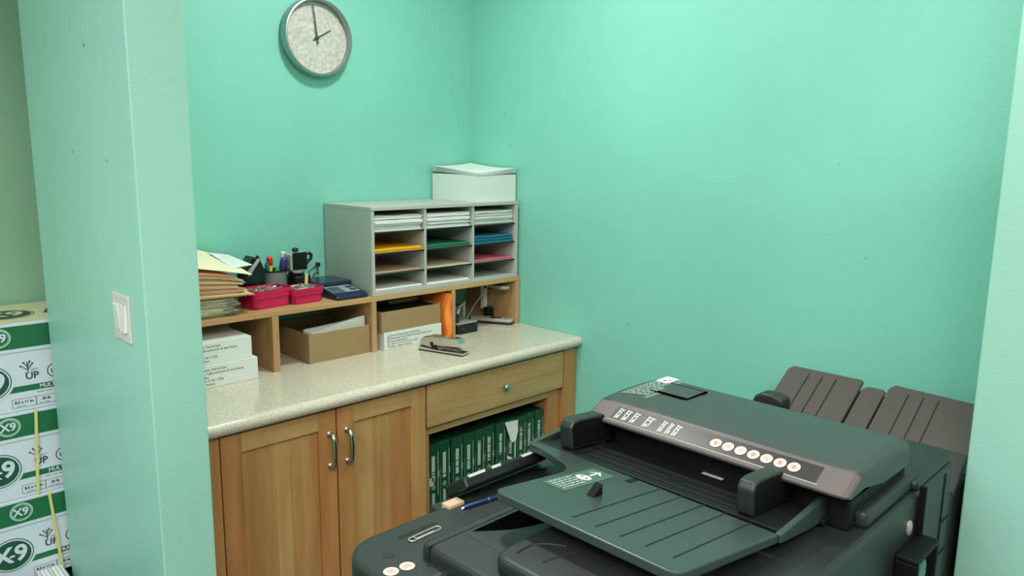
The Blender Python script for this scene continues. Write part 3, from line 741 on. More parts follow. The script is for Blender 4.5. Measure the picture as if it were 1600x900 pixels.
b = MB(); b.tube([(-.885, -.11, ZT + .075), (-.875, -.11, ZT + .10), (-.86, -.11, ZT + .118), (-.846, -.11, ZT + .128), (-.843, -.11, ZT + .142), (-.852, -.11, ZT + .150), (-.866, -.11, ZT + .146), (-.875, -.11, ZT + .135)], .0065, 'blackp', 10); b.build('handle', sd)
sd.location.x -= .032; wd.location.x -= .012
b = MB(); b.box(-.968, -.950, -.066, -.046, ZT + .001, ZT + .155, 'whitep', .004); tag(b.build('correction_pen'), 'white block shaped bottle standing between pen cup and stamp head', 'correction fluid')
b = MB(); b.tube([(-.945, -.19, ZT + .043), (-.939, -.186, ZT + .088)], .0058, 'beigep', 10)
tag(b.build('wooden_stick'), 'short beige stick poking up from the right crimson basket', 'stick')

# postal scale
sc = thing('postal_scale', (-.83, -.18, ZT), 'navy blue digital postal scale beside the grey sorter', 'scale')
th = math.radians(2); sxa, sxb, sya, syb = -.893, -.766, -.312, -.075
def sp(x, y, z): return Vector((x, y, ZT + z))
b = MB(); b.prism([sp(sxa, sya, .0005), sp(sxa, syb, .0005), sp(sxa, syb, .032), sp(sxa + 0, -.185, .034), sp(sxa, sya + .012, .018), sp(sxa, sya, .010)], (sxb - sxa, 0, 0), 'navy', .004, 3); b.build('body', sc)
b = MB(); b.prism(rrect(-.898, -.764, -.205, -.062, .012, ZT + .0365), (0, 0, .013), 'navy2', .003, bev_all=False); b.box(-.86, -.80, -.16, -.10, ZT + .031, ZT + .037, 'blackp'); b.build('weighing_plate', sc)
sl = Vector((0, -.115, -.016)).normalized(); n_ = Vector((0, -.138, .99)).normalized()
def sq(x0, x1, t0, t1, m, lift):
    o = sp(0, -.187, .0345) + n_ * lift
    b.poly([o + Vector((x0, 0, 0)) + sl * t0, o + Vector((x1, 0, 0)) + sl * t0, o + Vector((x1, 0, 0)) + sl * t1, o + Vector((x0, 0, 0)) + sl * t1][::-1], m)
b = MB(); sq(-.885, -.778, .006, .095, 'keypad', .0006); b.build('control_panel', sc)
b = MB(); sq(-.878, -.838, .030, .088, 'lcd', .0012); sq(-.880, -.836, .027, .091, 'navy', .0009); b.build('display', sc)
b = MB()
for i in range(2):
    for j in range(2): sq(-.806 + i * .013, -.796 + i * .013, .030 + j * .030, .052 + j * .030, 'navy', .0014)
b.build('buttons', sc)
b = MB(); P = [(-.865, -.077, ZT + .028), (-.862, -.05, ZT + .05), (-.840, -.035, ZT + .070), (-.815, -.03, ZT + .083), (-.797, -.02, ZT + .086), (-.79, -.004, ZT + .088)]
b.tube(P, .002, 'blackp', 8); b.tube([(-.85, -.07, ZT + .04), (-.835, -.05, ZT + .058), (-.815, -.04, ZT + .062), (-.802, -.03, ZT + .05), (-.797, -.02, ZT + .086)], .0018, 'blackp', 8)
b.box(-.798, -.785, -.02, -.002, ZT + .080, ZT + .096, 'blackp', .003); b.build('power_cable', sc)

# ================================================================== CARTONS OF PAPER left of the partition
def carton(zb, label, ox, strap):
    t = thing('paper_carton', (-1.93, -.16, zb), label, 'carton')
    xr, xl, y0, y1 = -1.702, -2.15, -.30, -.012; zt = zb + .239
    b = MB(); b.box(xl + .003, xr - .003, y0 + .003, y1 - .003, zb, zb + .165, 'carton', .002); b.build('carton_body', t)
    b = MB(); b.box(xl, xr, y0, y1, zb + .160, zt, 'carton', .002); b.build('lid', t)
    Y = y0 + .0024; YL = y0 - .0006
    def q(x0, x1, z0, z1, m, y=Y, lift=0): b.poly([(x0, y - lift, z0), (x1, y - lift, z0), (x1, y - lift, z1), (x0, y - lift, z1)], m)
    def T(s, x, z, size, m, y=Y, bold=0, lift=.0006, al='CENTER'): b.text(s, size, fr_y(x, y - lift, z), m, al, bold)
    b = MB()
    q(xl, xr, zt - .068, zt - .008, 'cgreen', YL)
    bx = -1.874 + ox
    for k, xx in enumerate((bx, bx - .24)):
        disc(b, (xx, YL - .0004, zt - .036), .027, (1, 0, 0), (0, 0, 1), 'cpale', rv=.025); disc(b, (xx, YL - .0008, zt - .036), .024, (1, 0, 0), (0, 0, 1), 'cgreen', rv=.022)
        disc(b, (xx, YL - .0012, zt - .036), .0225, (1, 0, 0), (0, 0, 1), 'cpale', rv=.0205); disc(b, (xx, YL - .0016, zt - .036), .021, (1, 0, 0), (0, 0, 1), 'cgreen', rv=.019)
        T('X', xx - .009, zt - .036, .030, 'carton', YL, .0009, .0022); T('9', xx + .009, zt - .036, .030, 'carton', YL, .0009, .0022)
    # leaf mark on the band
    for a in (-30, 0, 30):
        a = math.radians(a); c = Vector((bx - .075, YL - .0006, zt - .045)); d = Vector((math.sin(a), 0, math.cos(a))); p = Vector((d.z, 0, -d.x))
        b.poly([c, c + d * .01 + p * .003, c + d * .022, c + d * .01 - p * .003], 'cpale')
    b.build('lid_printing', t)
    b = MB(); gx = -1.905 + ox; gz = zb + .087
    q(gx, xr - .004, zb + .052, zb + .068, 'cgreen')
    disc(b, (gx, Y - .0004, gz), .057, (1, 0, 0), (0, 0, 1), 'carton', 40, .052); disc(b, (gx, Y - .0008, gz), .051, (1, 0, 0), (0, 0, 1), 'cdark', 40, .046)
    disc(b, (gx, Y - .0012, gz), .0485, (1, 0, 0), (0, 0, 1), 'carton', 40, .0435); disc(b, (gx, Y - .0016, gz), .045, (1, 0, 0), (0, 0, 1), 'cdark', 40, .040)
    T('X', gx - .021, gz, .062, 'carton', Y, .0018, .0022); T('9', gx + .021, gz, .062, 'carton', Y, .0018, .0022); T('-', gx, gz, .04, 'carton', Y, .001, .0022)
    ux = -1.818 + ox * .6
    T('UP', ux + .006, zb + .092, .026, 'ink', Y, .0004)
    b.tube([(ux - .003, Y - .0006, zb + .10), (ux - .003, Y - .0006, zb + .132)], .0011, 'ink', 5)
    for s, h0, h1, w in ((-1, .110, .122, .016), (1, .110, .126, .012), (-1, .117, .13, .008), (1, .118, .132, .006)):
        b.tube([(ux - .003, Y - .0006, zb + h0), (ux - .003 + s * w, Y - .0006, zb + h1)], .0009, 'ink', 5)
        disc(b, (ux - .003 + s * w, Y - .0008, zb + h1), .0024, (1, 0, 0), (0, 0, 1), 'ink', 8)
    for k in range(2): q(ux + .004, ux + .016 + .006 * k, zb + .105 + .004 * k, zb + .1062 + .004 * k, 'inkgrey')
    cx = -1.758 + ox * .6
    disc(b, (cx, Y - .0004, zb + .098), .019, (1, 0, 0), (0, 0, 1), 'ink', 28); disc(b, (cx, Y - .0008, zb + .098), .0165, (1, 0, 0), (0, 0, 1), 'carton', 28); T('US', cx, zb + .096, .017, 'ink', Y, .0004, .0014)
    T('MULTI-USE', -1.795 + ox * .8, zb + .060, .0145, 'carton', Y, .0004, .0012, 'LEFT')
    label_lines(b, -1.80 + ox, zb + .0445, Y - .0004, .09, 'inkgrey', .002)
    x_ = -1.858 + ox; zz0, zz1 = zb + .010, zb + .034
    for a, c in ((x_, x_ + .055), (x_ + .055, x_ + .103), (x_ + .103, x_ + .14)):
        for (p0, p1, r0, r1) in ((a, c, zz0, zz0 + .0008), (a, c, zz1 - .0008, zz1), (a, a + .0008, zz0, zz1), (c - .0008, c, zz0, zz1)): q(p0, p1, r0, r1, 'ink')
    T('8.5 x 11 in.', x_ + .0275, zb + .0245, .0098, 'ink', Y, .0003, .0004); T('20 lb.', x_ + .079, zb + .0245, .0098, 'ink', Y, .0003, .0004); T('10', x_ + .118, zb + .0245, .0098, 'ink', Y, .0003, .0004)
    for a in (x_ + .010, x_ + .062): label_lines(b, a, zb + .0135, Y - .0004, .034, 'inkgrey', .002)
    b.build('body_printing', t)
    if strap:
        b = MB(); xa, xb2 = strap
        b.poly([(xb2, y0 - .003, zb + .002), (xb2 + .0075, y0 - .003, zb + .002), (xa + .0075, y0 - .0045, zt - .002), (xa, y0 - .0045, zt - .002)], 'strap')
        b.poly([(xa, y0 - .0045, zt - .002), (xa + .0075, y0 - .0045, zt - .002), (xa + .0075, y0 + .001, zt + .0004), (xa, y0 + .001, zt + .0004)], 'strap'); b.build('strap', t)
    return t
c3 = carton(.4605, 'white and green paper carton at the bottom of the visible stack, with slanting strap', -.002, (-1.812, -1.797))
c2 = carton(.7005, 'white and green paper carton in the middle of the stack, with upright strap', -.010, (-1.824, -1.838))
c1 = carton(.9405, 'white and green paper carton on top of the stack, without strap', -.012, None)
b = MB(); zt = .9405 + .2394
b.poly([(-2.149, -.299, zt), (-1.703, -.299, zt), (-1.703, -.014, zt), (-2.149, -.014, zt)], 'ctop')
gx, gy = -1.85, -.17
def ring(r, rv, m, l): disc(b, (gx, gy, zt + l), r, (1, 0, 0), (0, 1, 0), m, 36, rv)
ring(.075, .07, 'cdark', .0003); ring(.072, .067, 'ctop', .0005); ring(.068, .063, 'cdark', .0007)
b.text('X9', .085, frame((gx, gy, zt + .001), (1, 0, 0), (0, 1, 0)), 'ctop', 'CENTER', .002)
for s in (-1, 1): b.poly([(gx + s * .09, gy - .03, zt + .0004), (gx + s * .10, gy - .03, zt + .0004), (gx + s * .13, gy + .04, zt + .0004), (gx + s * .115, gy + .04, zt + .0004)][::s], 'cdark')
b.build('top_printing', c1)
# the cartons stand further back in the side room, just past the end of the partition
for o_, z_ in ((c3, .2614), (c2, .5427), (c1, .8240)):
    o_.location = (-1.8727, .2537, z_); o_.scale = (1.172, 1.172, 1.172)
# black crate carrying the cartons, with a ribbed white tray of envelopes on its front ledge
b = MB(); b.box(-2.14, -1.70, -.035, .43, 0, .2610, 'blackp', .006)
tag(b.build('storage_crate'), 'black storage crate beneath the stack of paper cartons', 'crate')
b = MB()
for k in range(7):
    mt = Matrix.Translation((-1.785 + .0105 * k, .028, .2645)) @ Matrix.Rotation(math.radians(-12), 4, 'Y')
    b.box(0, .009, -.045, .045, .001, .026, 'paper' if k % 3 else 'paper2', .0008, mat=mt)
tag(b.build('envelope_pack'), 'white ribbed pack of envelopes below the bottom carton', 'envelopes')

# ================================================================== COPIER
cp = thing('office_copier', (-.95, -1.8, 0), 'large charcoal office copier with document feeder beside the right wall', 'copier')
def bl(name, parent=cp): return b.build(name, parent)
# main body below the scanner deck
b = MB(); b.box(-1.515, -.41, -2.128, -1.585, .06, .952, 'cop', .012, 3)
b.box(-1.49, -.43, -2.10, -1.60, 0, .06, 'copdark'); bl('body')
# groove / seam strips on the deck
b = MB(); b.box(-1.517, -1.0, -1.6125, -1.6095, .90, .9528, 'groove'); bl('deck_seam')
# curved output surface and raised block under the feeder
def wave(u, v):
    x = -1.44 + .40 * u; ya = -1.622 - .075 * min(1, u * 2.6) ** .7; y = ya + (-2.0 - ya) * v
    return Vector((x, y, .9523 + .012 * math.sin(PI * v) * math.sin(PI * u)))
b = MB(); b.grid(wave, 26, 16, 'cop'); bl('output_cover')
b = MB(); b.poly([(-1.425, -1.622, .9532), (-1.371, -1.664, .9532), (-1.33, -1.682, .9532), (-1.289, -1.692, .9532), (-1.12, -1.70, .9532), (-1.12, -1.622, .9532)], 'void'); bl('paper_exit_shade')  # flat black patch painting the darkness of the opening under the tray
b = MB(); b.prism(rrect(-1.487, -1.05, -2.0, -1.735, .03, .950), (0, 0, .030), 'cop', .010, 3, bev_all=False); bl('raised_cover')
for pts_ in ([(-1.455, -1.766, .9803), (-1.421, -1.763, .9803), (-1.399, -1.776, .9803), (-1.380, -1.808, .9803)], [(-1.445, -1.815, .9803), (-1.405, -1.822, .9803), (-1.366, -1.837, .9803), (-1.318, -1.862, .9803)]):
    b = MB(); P = [Vector(q) for q in pts_]; Q = []
    for i_ in range(len(P) - 1):
        for k in range(4): Q.append(P[i_].lerp(P[i_ + 1], k / 4))
    Q.append(P[-1])
    for _ in range(3): Q = [Q[0]] + [(Q[i_ - 1] + Q[i_] * 2 + Q[i_ + 1]) / 4 for i_ in range(1, len(Q) - 1)] + [Q[-1]]
    b.tube(Q, .0018, 'groove', 6); bl('cover_groove')
# control console along the front
b = MB(); loop = rrect(-1.612, -1.0, -1.66, -1.462, .05, .86, 8, [.01, .075, .03, .01])
loop = [p for p in loop]
b.prism(loop, (0, 0, .064), 'cop', .010, 3, bev_all=False)
b.box(-1.37, -1.0, -1.50, -1.425, .86, .915, 'cop', .006); con = bl('control_console')
b = MB(); b.box(-1.505, -1.418, -1.512, -1.504, .9235, .9247, 'groove'); b.build('card_slot', con)
b = MB(); disc(b, (-1.555, -1.545, .9246), .010, (1, 0, 0), (0, 1, 0), 'strip', 20); b.build('status_lamp', con)
def sticker(name, parent, c, u, v, r, ink=True):
    b = MB(); u, v = Vector(u).normalized(), Vector(v).normalized(); n = u.cross(v); c = Vector(c)
    disc(b, c + n * .0006, r, u, v, 'sticker', 28)
    k = random.randint(0, 2)
    def seg(x0, y0, x1, y1): b.poly([c + n * .0010 + u * x0 * r + v * y0 * r, c + n * .0010 + u * x1 * r + v * y0 * r, c + n * .0010 + u * x1 * r + v * y1 * r, c + n * .0010 + u * x0 * r + v * y1 * r], 'stickerink')
    if k == 0:
        for (a, c0, d, e) in ((-.35, .4, .35, .46), (-.35, -.46, .35, -.4), (-.35, -.46, -.28, .46), (.28, -.46, .35, .46), (-.15, -.1, .15, 0), (-.15, .1, .15, .2)): seg(a, c0, d, e)
    elif k == 1:
        for (a, c0, d, e) in ((-.5, -.3, -.1, -.22), (-.5, .2, -.1, .28), (-.5, -.3, -.43, .28), (-.12, -.3, -.05, .28), (.1, -.3, .5, -.22), (.1, .2, .5, .28), (.1, -.3, .17, .28), (.43, -.3, .5, .28)): seg(a, c0, d, e)
    else:
        for (a, c0, d, e) in ((-.5, -.08, .5, .05), (-.4, .2, .3, .32), (-.08, -.4, .06, .45), (-.4, -.38, .35, -.26)): seg(a, c0, d, e)
    return b.build(name, parent)
# (console pictogram stickers)
for (x, y) in ((-1.583, -1.592), (-1.553, -1.597)): sticker('pictogram_sticker', con, (x, y, .9242), (1, 0, 0), (0, 1, 0), .0135)

# touch panel, tilted slab at the front
tp_ = None
R = Matrix.Translation((-1.235, -1.440, .938)) @ Matrix.Rotation(math.radians(-34), 4, 'X')
b = MB(); b.box(-.090, .185, -.055, .02, -.014, .012, 'blackp', .005, mat=R); tp = bl('touch_panel')
b = MB(); b.box(-.08, .165, -.046, .014, .0122, .013, 'blackg', mat=R); b.build('screen', tp)
for (a, c) in ((-.075, -.03), (-.01, .015), (.08, .13)):
    b = MB(); b.box(a, c, -.0560, -.050, .0070, .0128, 'lab', mat=R); b.build('edge_glint', tp)  # white strips painting reflections along the panel's upper edge
b = MB(); b.box(-1.365, -1.325, -1.485, -1.46, .9155, .931, 'tanp', .002); tag(b.build('note_pad'), 'small tan sticky note pad tucked under the copier touch panel', 'note pad')

# feeder: base under the hump
HX0, HX1, HY0, HY1 = -.667, -.965, -1.517, -2.107   # back / front x, far / near y
b = MB(); b.box(-.93, -.64, -2.095, -1.53, .950, 1.012, 'copdark', .006)
b.box(-.90, -.60, -2.115, -1.60, .9505, .985, 'cop', .012, 3); bl('feeder_base')
# throat with rollers
b = MB(); b.box(-.955, -.80, -2.06, -1.555, .962, .972, 'copin', .002)
for y in (-1.66, -1.83, -1.99): b.tube([(-.84, y - .02, .99), (-.84, y + .02, .99)], .016, 'copdark', 14)
b.box(-.90, -.86, -1.80, -1.74, .995, 1.035, 'copin', .006); bl('feed_throat')
b = MB(); b.box(-.945, -.930, -1.842, -1.795, .9722, .9745, 'lab'); bl('white_marker')
# hump cover: profile in x-z, extruded along y with rounded ends
def hump_ring(y, inset, dz):
    P = [(-.655 - inset, 1.012), (-.655 - inset, 1.048 - dz), (-.664 - inset, 1.062 - dz), (-.685 - inset, 1.069 - dz), (-.76, 1.074 - dz), (-.84, 1.0745 - dz), (-.90 + inset * .3, 1.0725 - dz), (-.926 + inset * .5, 1.069 - dz),
         (-.929 + inset * .7, 1.067 - dz), (-.980 + inset, 1.042 - dz * .6), (-.982 + inset, 1.039), (-.980 + inset, 1.034), (-.972 + inset, 1.031), (-.90, 1.034), (-.80, 1.014)]
    return [Vector((x, y, z)) for x, z in P]
t = bmesh.new(); rings = []
L_ = [(HY0 + .006, .008, .010), (HY0 + .003, .004, .005), (HY0 - .004, .001, .001), (HY0 - .03, 0, 0)] + [(HY0 - .03 - (abs(HY1 - HY0) - .06) * k / 6, 0, 0) for k in range(1, 6)] + [(HY1 + .03, 0, 0), (HY1 + .010, .002, .001), (HY1 + .003, .006, .004), (HY1, .010, .008)]
for y, ins, dz in L_: rings.append([t.verts.new(p) for p in hump_ring(y, ins, dz)])
n = len(rings[0])
for A_, B_ in zip(rings, rings[1:]):
    for k in range(n): t.faces.new((A_[k], A_[(k + 1) % n], B_[(k + 1) % n], B_[k]))
t.faces.new(rings[0][::-1]); t.faces.new(rings[-1]); bmesh.ops.recalc_face_normals(t, faces=t.faces)
b = MB(); b.merge(t, 'coplid', True)
i2 = b.mi('copface')
for f in b.bm.faces:
    c = f.calc_center_median()
    if c.x < -.93 and c.z < 1.064: f.material_index = i2; f.smooth = False
hump = bl('feeder_cover')
# label strip on the sloping front face
fu = Vector((0, -1, 0)); fv = Vector((.051, 0, .025)).normalized(); fn = fu.cross(fv); fc = Vector((-.955, 0, 1.0545))
if fn.z < 0: fn = -fn
def F(y, v, l=0): return fc + Vector((0, y, 0)) + fv * v + fn * l
b = MB(); b.poly([F(-1.574, -.0215, .0008), F(-2.045, -.0215, .0008), F(-2.045, .0215, .0008), F(-1.574, .0215, .0008)], 'strip')
b.poly([F(-1.57, -.0235, .0005), F(-2.05, -.0235, .0005), F(-2.05, -.0215, .001), F(-1.57, -.0215, .001)], 'greyp')
# tiny printed guide drawings
y = -1.584
for k, wdt in enumerate((.012, .014, .014, .020, .010, .008, .012)):
    def bar(y0, v0, w, h): b.poly([F(y0, v0, .0012), F(y0 - w, v0, .0012), F(y0 - w, v0 + h, .0012), F(y0, v0 + h, .0012)], 'lab')
    bar(y, -.017, .0026, .035); bar(y - .0035, .012, wdt * .75, .003); bar(y - .0035, .004, wdt * .5, .003)
    bar(y - wdt * .6, -.013, .0024, .024); bar(y - .0045, -.015, .0045, .010)
    y -= wdt + .008 + (.012 if k in (2, 3) else 0)
b.build('label_strip', hump)
for k in range(7):
    yy = -1.833 - k * .0273
    sticker('pictogram_sticker', hump, F(yy, .0, .0012), (0, -1, 0), fv, .0118)
# latch on top; black strips paint the dark of its recess
b = MB(); b.box(-.800, -.727, -1.667, -1.574, 1.0700, 1.0752, 'coplid', .0015); b.box(-.816, -.802, -1.667, -1.572, 1.0735, 1.0756, 'void'); b.box(-.812, -.722, -1.673, -1.668, 1.0728, 1.0757, 'void'); b.box(-.727, -.722, -1.673, -1.572, 1.0728, 1.0752, 'groove'); b.build('latch', hump)
# instruction label on top, far end
b = MB(); zL = 1.0752
def LQ(x0, x1, y0, y1, m, z=0): b.poly([(x0, y0, zL + z - abs((x0 + x1) / 2 + .8) * .02), (x1, y0, zL + z - abs((x0 + x1) / 2 + .8) * .02), (x1, y1, zL + z - abs((x0 + x1) / 2 + .8) * .02), (x0, y1, zL + z - abs((x0 + x1) / 2 + .8) * .02)], m)
for r in range(9):
    y0 = -1.5335 - r * .0062; x = -.875 + .003 * r
    while x < -.705:
        w = random.uniform(.006, .02); LQ(x, min(x + w, -.70), y0, y0 - .0036, 'labgrey', .0006); x += w + .004
for r in range(2): LQ(-.87, -.80, -1.592 - r * .007, -1.595 - r * .007, 'labgrey', .0006)
LQ(-.736, -.682, -1.568, -1.532, 'paper', .0010); LQ(-.722, -.715, -1.553, -1.545, 'ink', .0014); LQ(-.712, -.70, -1.558, -1.555, 'ink', .0014)
b.build('instruction_label', hump)
# input tray
def TZ(x): return 1.03 - .12 * (x + 1.39)
out = []
def arc(cx, cy, r, a0, a1, n=6): return [(cx + r * math.cos(math.radians(a0 + (a1 - a0) * k / n)), cy + r * math.sin(math.radians(a0 + (a1 - a0) * k / n))) for k in range(n + 1)]
pl = arc(-1.374, -1.665, .022, 180, 90) + [(-1.226, -1.643), (-1.20, -1.640), (-1.178, -1.630), (-1.163, -1.612), (-1.155, -1.59), (-1.137, -1.53), (-1.130, -1.495)] + arc(-1.108, -1.487, .022, 165, 80, 5) + [(-1.095, -1.464), (-1.095, -2.047)] + arc(-1.372, -2.01, .022, 270, 180)[0:7]
pl = [p for i, p in enumerate(pl) if i == 0 or (Vector(p) - Vector(pl[i - 1])).length > 1e-4]
pl[-8:-7] = [(-1.11, -2.047)]
b = MB(); b.prism([(x, y, TZ(x)) for x, y in pl], (0, 0, -.017), 'coptray', .0025, 2, bev_all=False); tray = bl('input_tray')
# inner tray running under the hump, coloured darker for the cavity's shade
b = MB(); b.prism([(-1.0975, -2.045, TZ(-1.0975)), (-1.0975, -1.468, TZ(-1.0975)), (-.93, -1.485, .973), (-.93, -2.045, .973)], (0, 0, -.016), 'copin', .001)
for (xa, ya, yb) in ((-1.068, -1.60, -1.95), (-1.040, -1.57, -1.78), (-1.040, -1.81, -1.95), (-1.005, -1.57, -1.95)):
    za = .9955 - .1343 * (xa + 1.0975)
    b.prism([(xa, ya, za), (xa, yb, za), (xa + .006, yb, za - .0008), (xa + .006, ya, za - .0008)], (0, 0, .0012), 'cop')
b.build('inner_tray', tray)
for (ya, yb) in ((-1.464, -1.478), (-2.040, -2.052)):
    b = MB(); b.prism([(-1.11, ya, .98), (-1.11, ya, .9975), (-1.0, ya, 1.004), (-.88, ya, 1.012), (-.88, ya, .955), (-1.0, ya, .965)], (0, yb - ya, 0), 'coptray', .003, 2); b.build('tray_rim', tray)
b = MB()
for (ya, xa, xb2) in ((-1.805, -1.365, -1.10), (-1.852, -1.362, -1.10), (-1.899, -1.358, -1.10), (-1.944, -1.353, -1.103), (-1.993, -1.349, -1.105)):
    b.prism([(xa, ya, TZ(xa) + .0003), (xb2, ya, TZ(xb2) + .0003), (xb2, ya - .0028, TZ(xb2) + .0003), (xa, ya - .0028, TZ(xa) + .0003)], (0, 0, .0004), 'groove')
b.prism([(-1.1, -1.47, .9958), (-1.0965, -1.47, .9955), (-1.0965, -2.045, .9955), (-1.1, -2.045, .9958)], (0, 0, .0006), 'cop')
b.build('tray_rib', tray)
b = MB(); x0, x1 = -1.134, -1.106
b.prism([(x0, -1.742, TZ(x0) + .0003), (x1, -1.742, TZ(x1) + .0003), (x1, -1.755, TZ(x1) + .0003), (x0, -1.755, TZ(x0) + .0003)], (0, 0, .0006), 'copdark'); b.build('slot', tray)
b = MB(); b.prism([(-1.262, -1.750, TZ(-1.262)), (-1.236, -1.752, TZ(-1.236)), (-1.245, -1.758, TZ(-1.24) + .026)], (0, -.016, 0), 'copdark', .001); b.build('stop_tab', tray)
# tray label with arrow and page drawing
b = MB()
def TQ(x, y, l): return Vector((x, y, TZ(x) + l))
def tq(x0, x1, y0, y1, m, l): b.poly([TQ(x0, y0, l), TQ(x1, y0, l), TQ(x1, y1, l), TQ(x0, y1, l)], m)
tq(-1.285, -1.133, -1.660, -1.717, 'labtr', .0006)
for r in range(5):
    x = -1.275
    while x < -1.212: w = random.uniform(.004, .016); tq(x, min(x + w, -1.21), -1.668 - r * .009, -1.6705 - r * .009, 'lab', .001); x += w + .003
disc(b, TQ(-1.195, -1.688, .0011), .014, (1, 0, -.12), (0, 1, 0), 'lab', 20, .017); disc(b, TQ(-1.192, -1.682, .0014), .003, (1, 0, -.12), (0, 1, 0), 'labtr', 10); disc(b, TQ(-1.195, -1.695, .0014), .003, (1, 0, -.12), (0, 1, 0), 'labtr', 10)
tq(-1.176, -1.152, -1.685, -1.691, 'lab', .001); b.poly([TQ(-1.160, -1.672, .0012), TQ(-1.142, -1.688, .0012), TQ(-1.160, -1.704, .0012), TQ(-1.160, -1.698, .0012), TQ(-1.150, -1.688, .0012), TQ(-1.160, -1.678, .0012)], 'lab')
b.build('tray_label', tray)
# paper guides
for (ya, yb) in ((-1.527, -1.562), (-1.953, -1.986)):
    b = MB(); b.prism([(-1.083, ya, .994), (-1.089, ya, 1.045), (-1.080, ya, 1.058), (-1.060, ya, 1.060), (-.975, ya, 1.052), (-.95, ya, 1.030), (-.86, ya, 1.012), (-.86, ya, .975)], (0, yb - ya, 0), 'cop', .005, 3)
    k_ = b.mi('copdark')
    for f in b.bm.faces:
        if abs(f.normal.y) > .97: f.material_index = k_  # side faces coloured black for the shade inside the feeder
    b.build('paper_guide', tray)
# cable clip beneath the tray edge
b = MB(); b.tube([(-1.225, -2.068, .954), (-1.205, -2.074, .962), (-1.19, -2.078, .96), (-1.19, -2.072, .954)], .004, 'copdark', 8); bl('cable_clip')
# shoulder behind the hump and rear details
b = MB(); b.box(-.655, -.405, -2.125, -1.575, .9525, .975, 'cop', .010, 4); bl('side_cover')
b = MB(); b.box(-.652, -.643, -2.142, -2.1285, .861, .968, 'copdark', .002); bl('rear_hinge_bar')
b = MB(); b.box(-.765, -.635, -2.172, -2.1285, .850, .860, 'copdark', .003); b.box(-.765, -.753, -2.172, -2.1285, .70, .850, 'copdark', .003); b.box(-.647, -.635, -2.172, -2.1285, .70, .850, 'copdark', .003)
bk = bl('rear_bracket')
b = MB(); b.lathe([(.016, 0), (.016, -.004), (.012, -.006), (0, -.006)], (-.70, -2.1285, .893), 'greyp', 20, 'y', sx=.7); bl('rear_port')
b = MB(); b.grid(lambda u, v: Vector((-.745 + .10 * u + .01 * math.sin(9 * v), -2.150 - .012 * math.sin(7 * u + 4 * v), .71 + .12 * v)), 8, 8, 'tape'); b.build('clear_pouch', bk)
b = MB()
for z in (.82, .74, .66): b.box(-.47, -.405, -2.1305, -2.1285, z, z + .002, 'groove')
b.box(-.474, -.471, -2.1305, -2.1285, .1, .94, 'groove'); bl('rear_seam')
# side output unit and fan tray near the wall
b = MB(); b.box(-.404, -.20, -2.12, -1.56, .55, .855, 'cop', .012, 3); bl('output_unit')
def FT(s, y, l=0):   # s along the slope from low (0) to high (1)
    return Vector((-.355 + .255 * s - l * .6, y, .848 + .160 * s + l * .8))
def fanpanel(y0, y1, drop, ribs, cuts, name, rl=1.0, rr=1.0):
    b = MB(); n = FT(0, 0, 1) - FT(0, 0, 0); n.normalize()
    pts = [FT(0, y0, -drop), FT(rl - .06, y0, -drop), FT(rl, y0 - .012 * (1 if y0 > y1 else -1), -drop), FT(rr, y1 + .004, -drop), FT(rr - .02, y1, -drop), FT(0, y1, -drop)]
    b.prism(pts, -n * .012, 'fan', .003, 2, bev_all=False)
    for y in ribs:
        b.prism([FT(.05, y, -drop + .0004), FT(.93, y, -drop + .0004), FT(.93, y - .003, -drop + .0004), FT(.05, y - .003, -drop + .0004)], n * .0012, 'groove')
    o = b.build(name, cp); return o
fanpanel(-1.588, -1.807, 0, (-1.655, -1.695, -1.735), None, 'fan_tray_panel', 1.0, 1.0)
fanpanel(-1.809, -1.870, .008, (), None, 'fan_tray_channel', .955, .955)
b = MB(); b.prism([FT(-.05, -1.60, -.030), FT(.93, -1.60, -.030), FT(.93, -2.10, -.030), FT(-.05, -2.10, -.030)], (.006, 0, -.009), 'copdark'); bl('fan_tray_base')
fanpanel(-1.877, -2.118, 0, (-1.930, -1.968, -2.005), None, 'fan_tray_panel', 1.02, .99)
b = MB(); n = FT(0, 0, 1) - FT(0, 0, 0); n.normalize()
b.prism([FT(.0, -2.02, .0006), FT(.42, -2.045, .0006), FT(.42, -2.115, .0006), FT(.0, -2.115, .0006)], n * .0015, 'cop'); bl('fan_tray_recess')
b = MB(); b.prism([(-.40, -1.60, .90), (-.40, -1.628, .985), (-.40, -1.648, .997), (-.40, -1.675, .999), (-.40, -1.71, .99), (-.40, -1.72, .86), (-.40, -1.60, .86)], (.05, 0, 0), 'cop', .008, 3); bl('output_shoulder')

# pen and paper clip on the console
pn = thing('ballpoint_pen', (-1.31, -1.49, .916), 'blue ballpoint pen lying on the copier console', 'pen')
pa, pb2 = Vector((-1.343, -1.503, .9275)), Vector((-1.215, -1.520, .9285))
b = MB(); b.tube([pa, pa.lerp(pb2, .08), pa.lerp(pb2, .85), pb2], [.003, .0052, .0052, .0012], 'bluep', 12); b.build('barrel', pn)
b = MB(); b.tube([pa.lerp(pb2, .44), pa.lerp(pb2, .475)], .0058, 'steel', 12); b.build('ring', pn)
b = MB(); b.tube([pa - Vector((.005, 0, 0)), pa], .0025, 'whitep', 8); b.build('push_button', pn)
b = MB(); o = Vector((-1.462, -1.530, .9258)); d = Vector((.998, .03, 0)).normalized(); p = Vector((-d.y, d.x, 0))
def C(u, v): return o + d * u + p * v
def half(c, r, s): return [C(c + s * r * math.sin(PI * k / 8), r * math.cos(PI * k / 8)) for k in range(9)]
pts = [C(.030, -.0075)] + [C(-.032, -.0075)]
pts = [C(-.028, .0045 - .0)] 
W = .0068
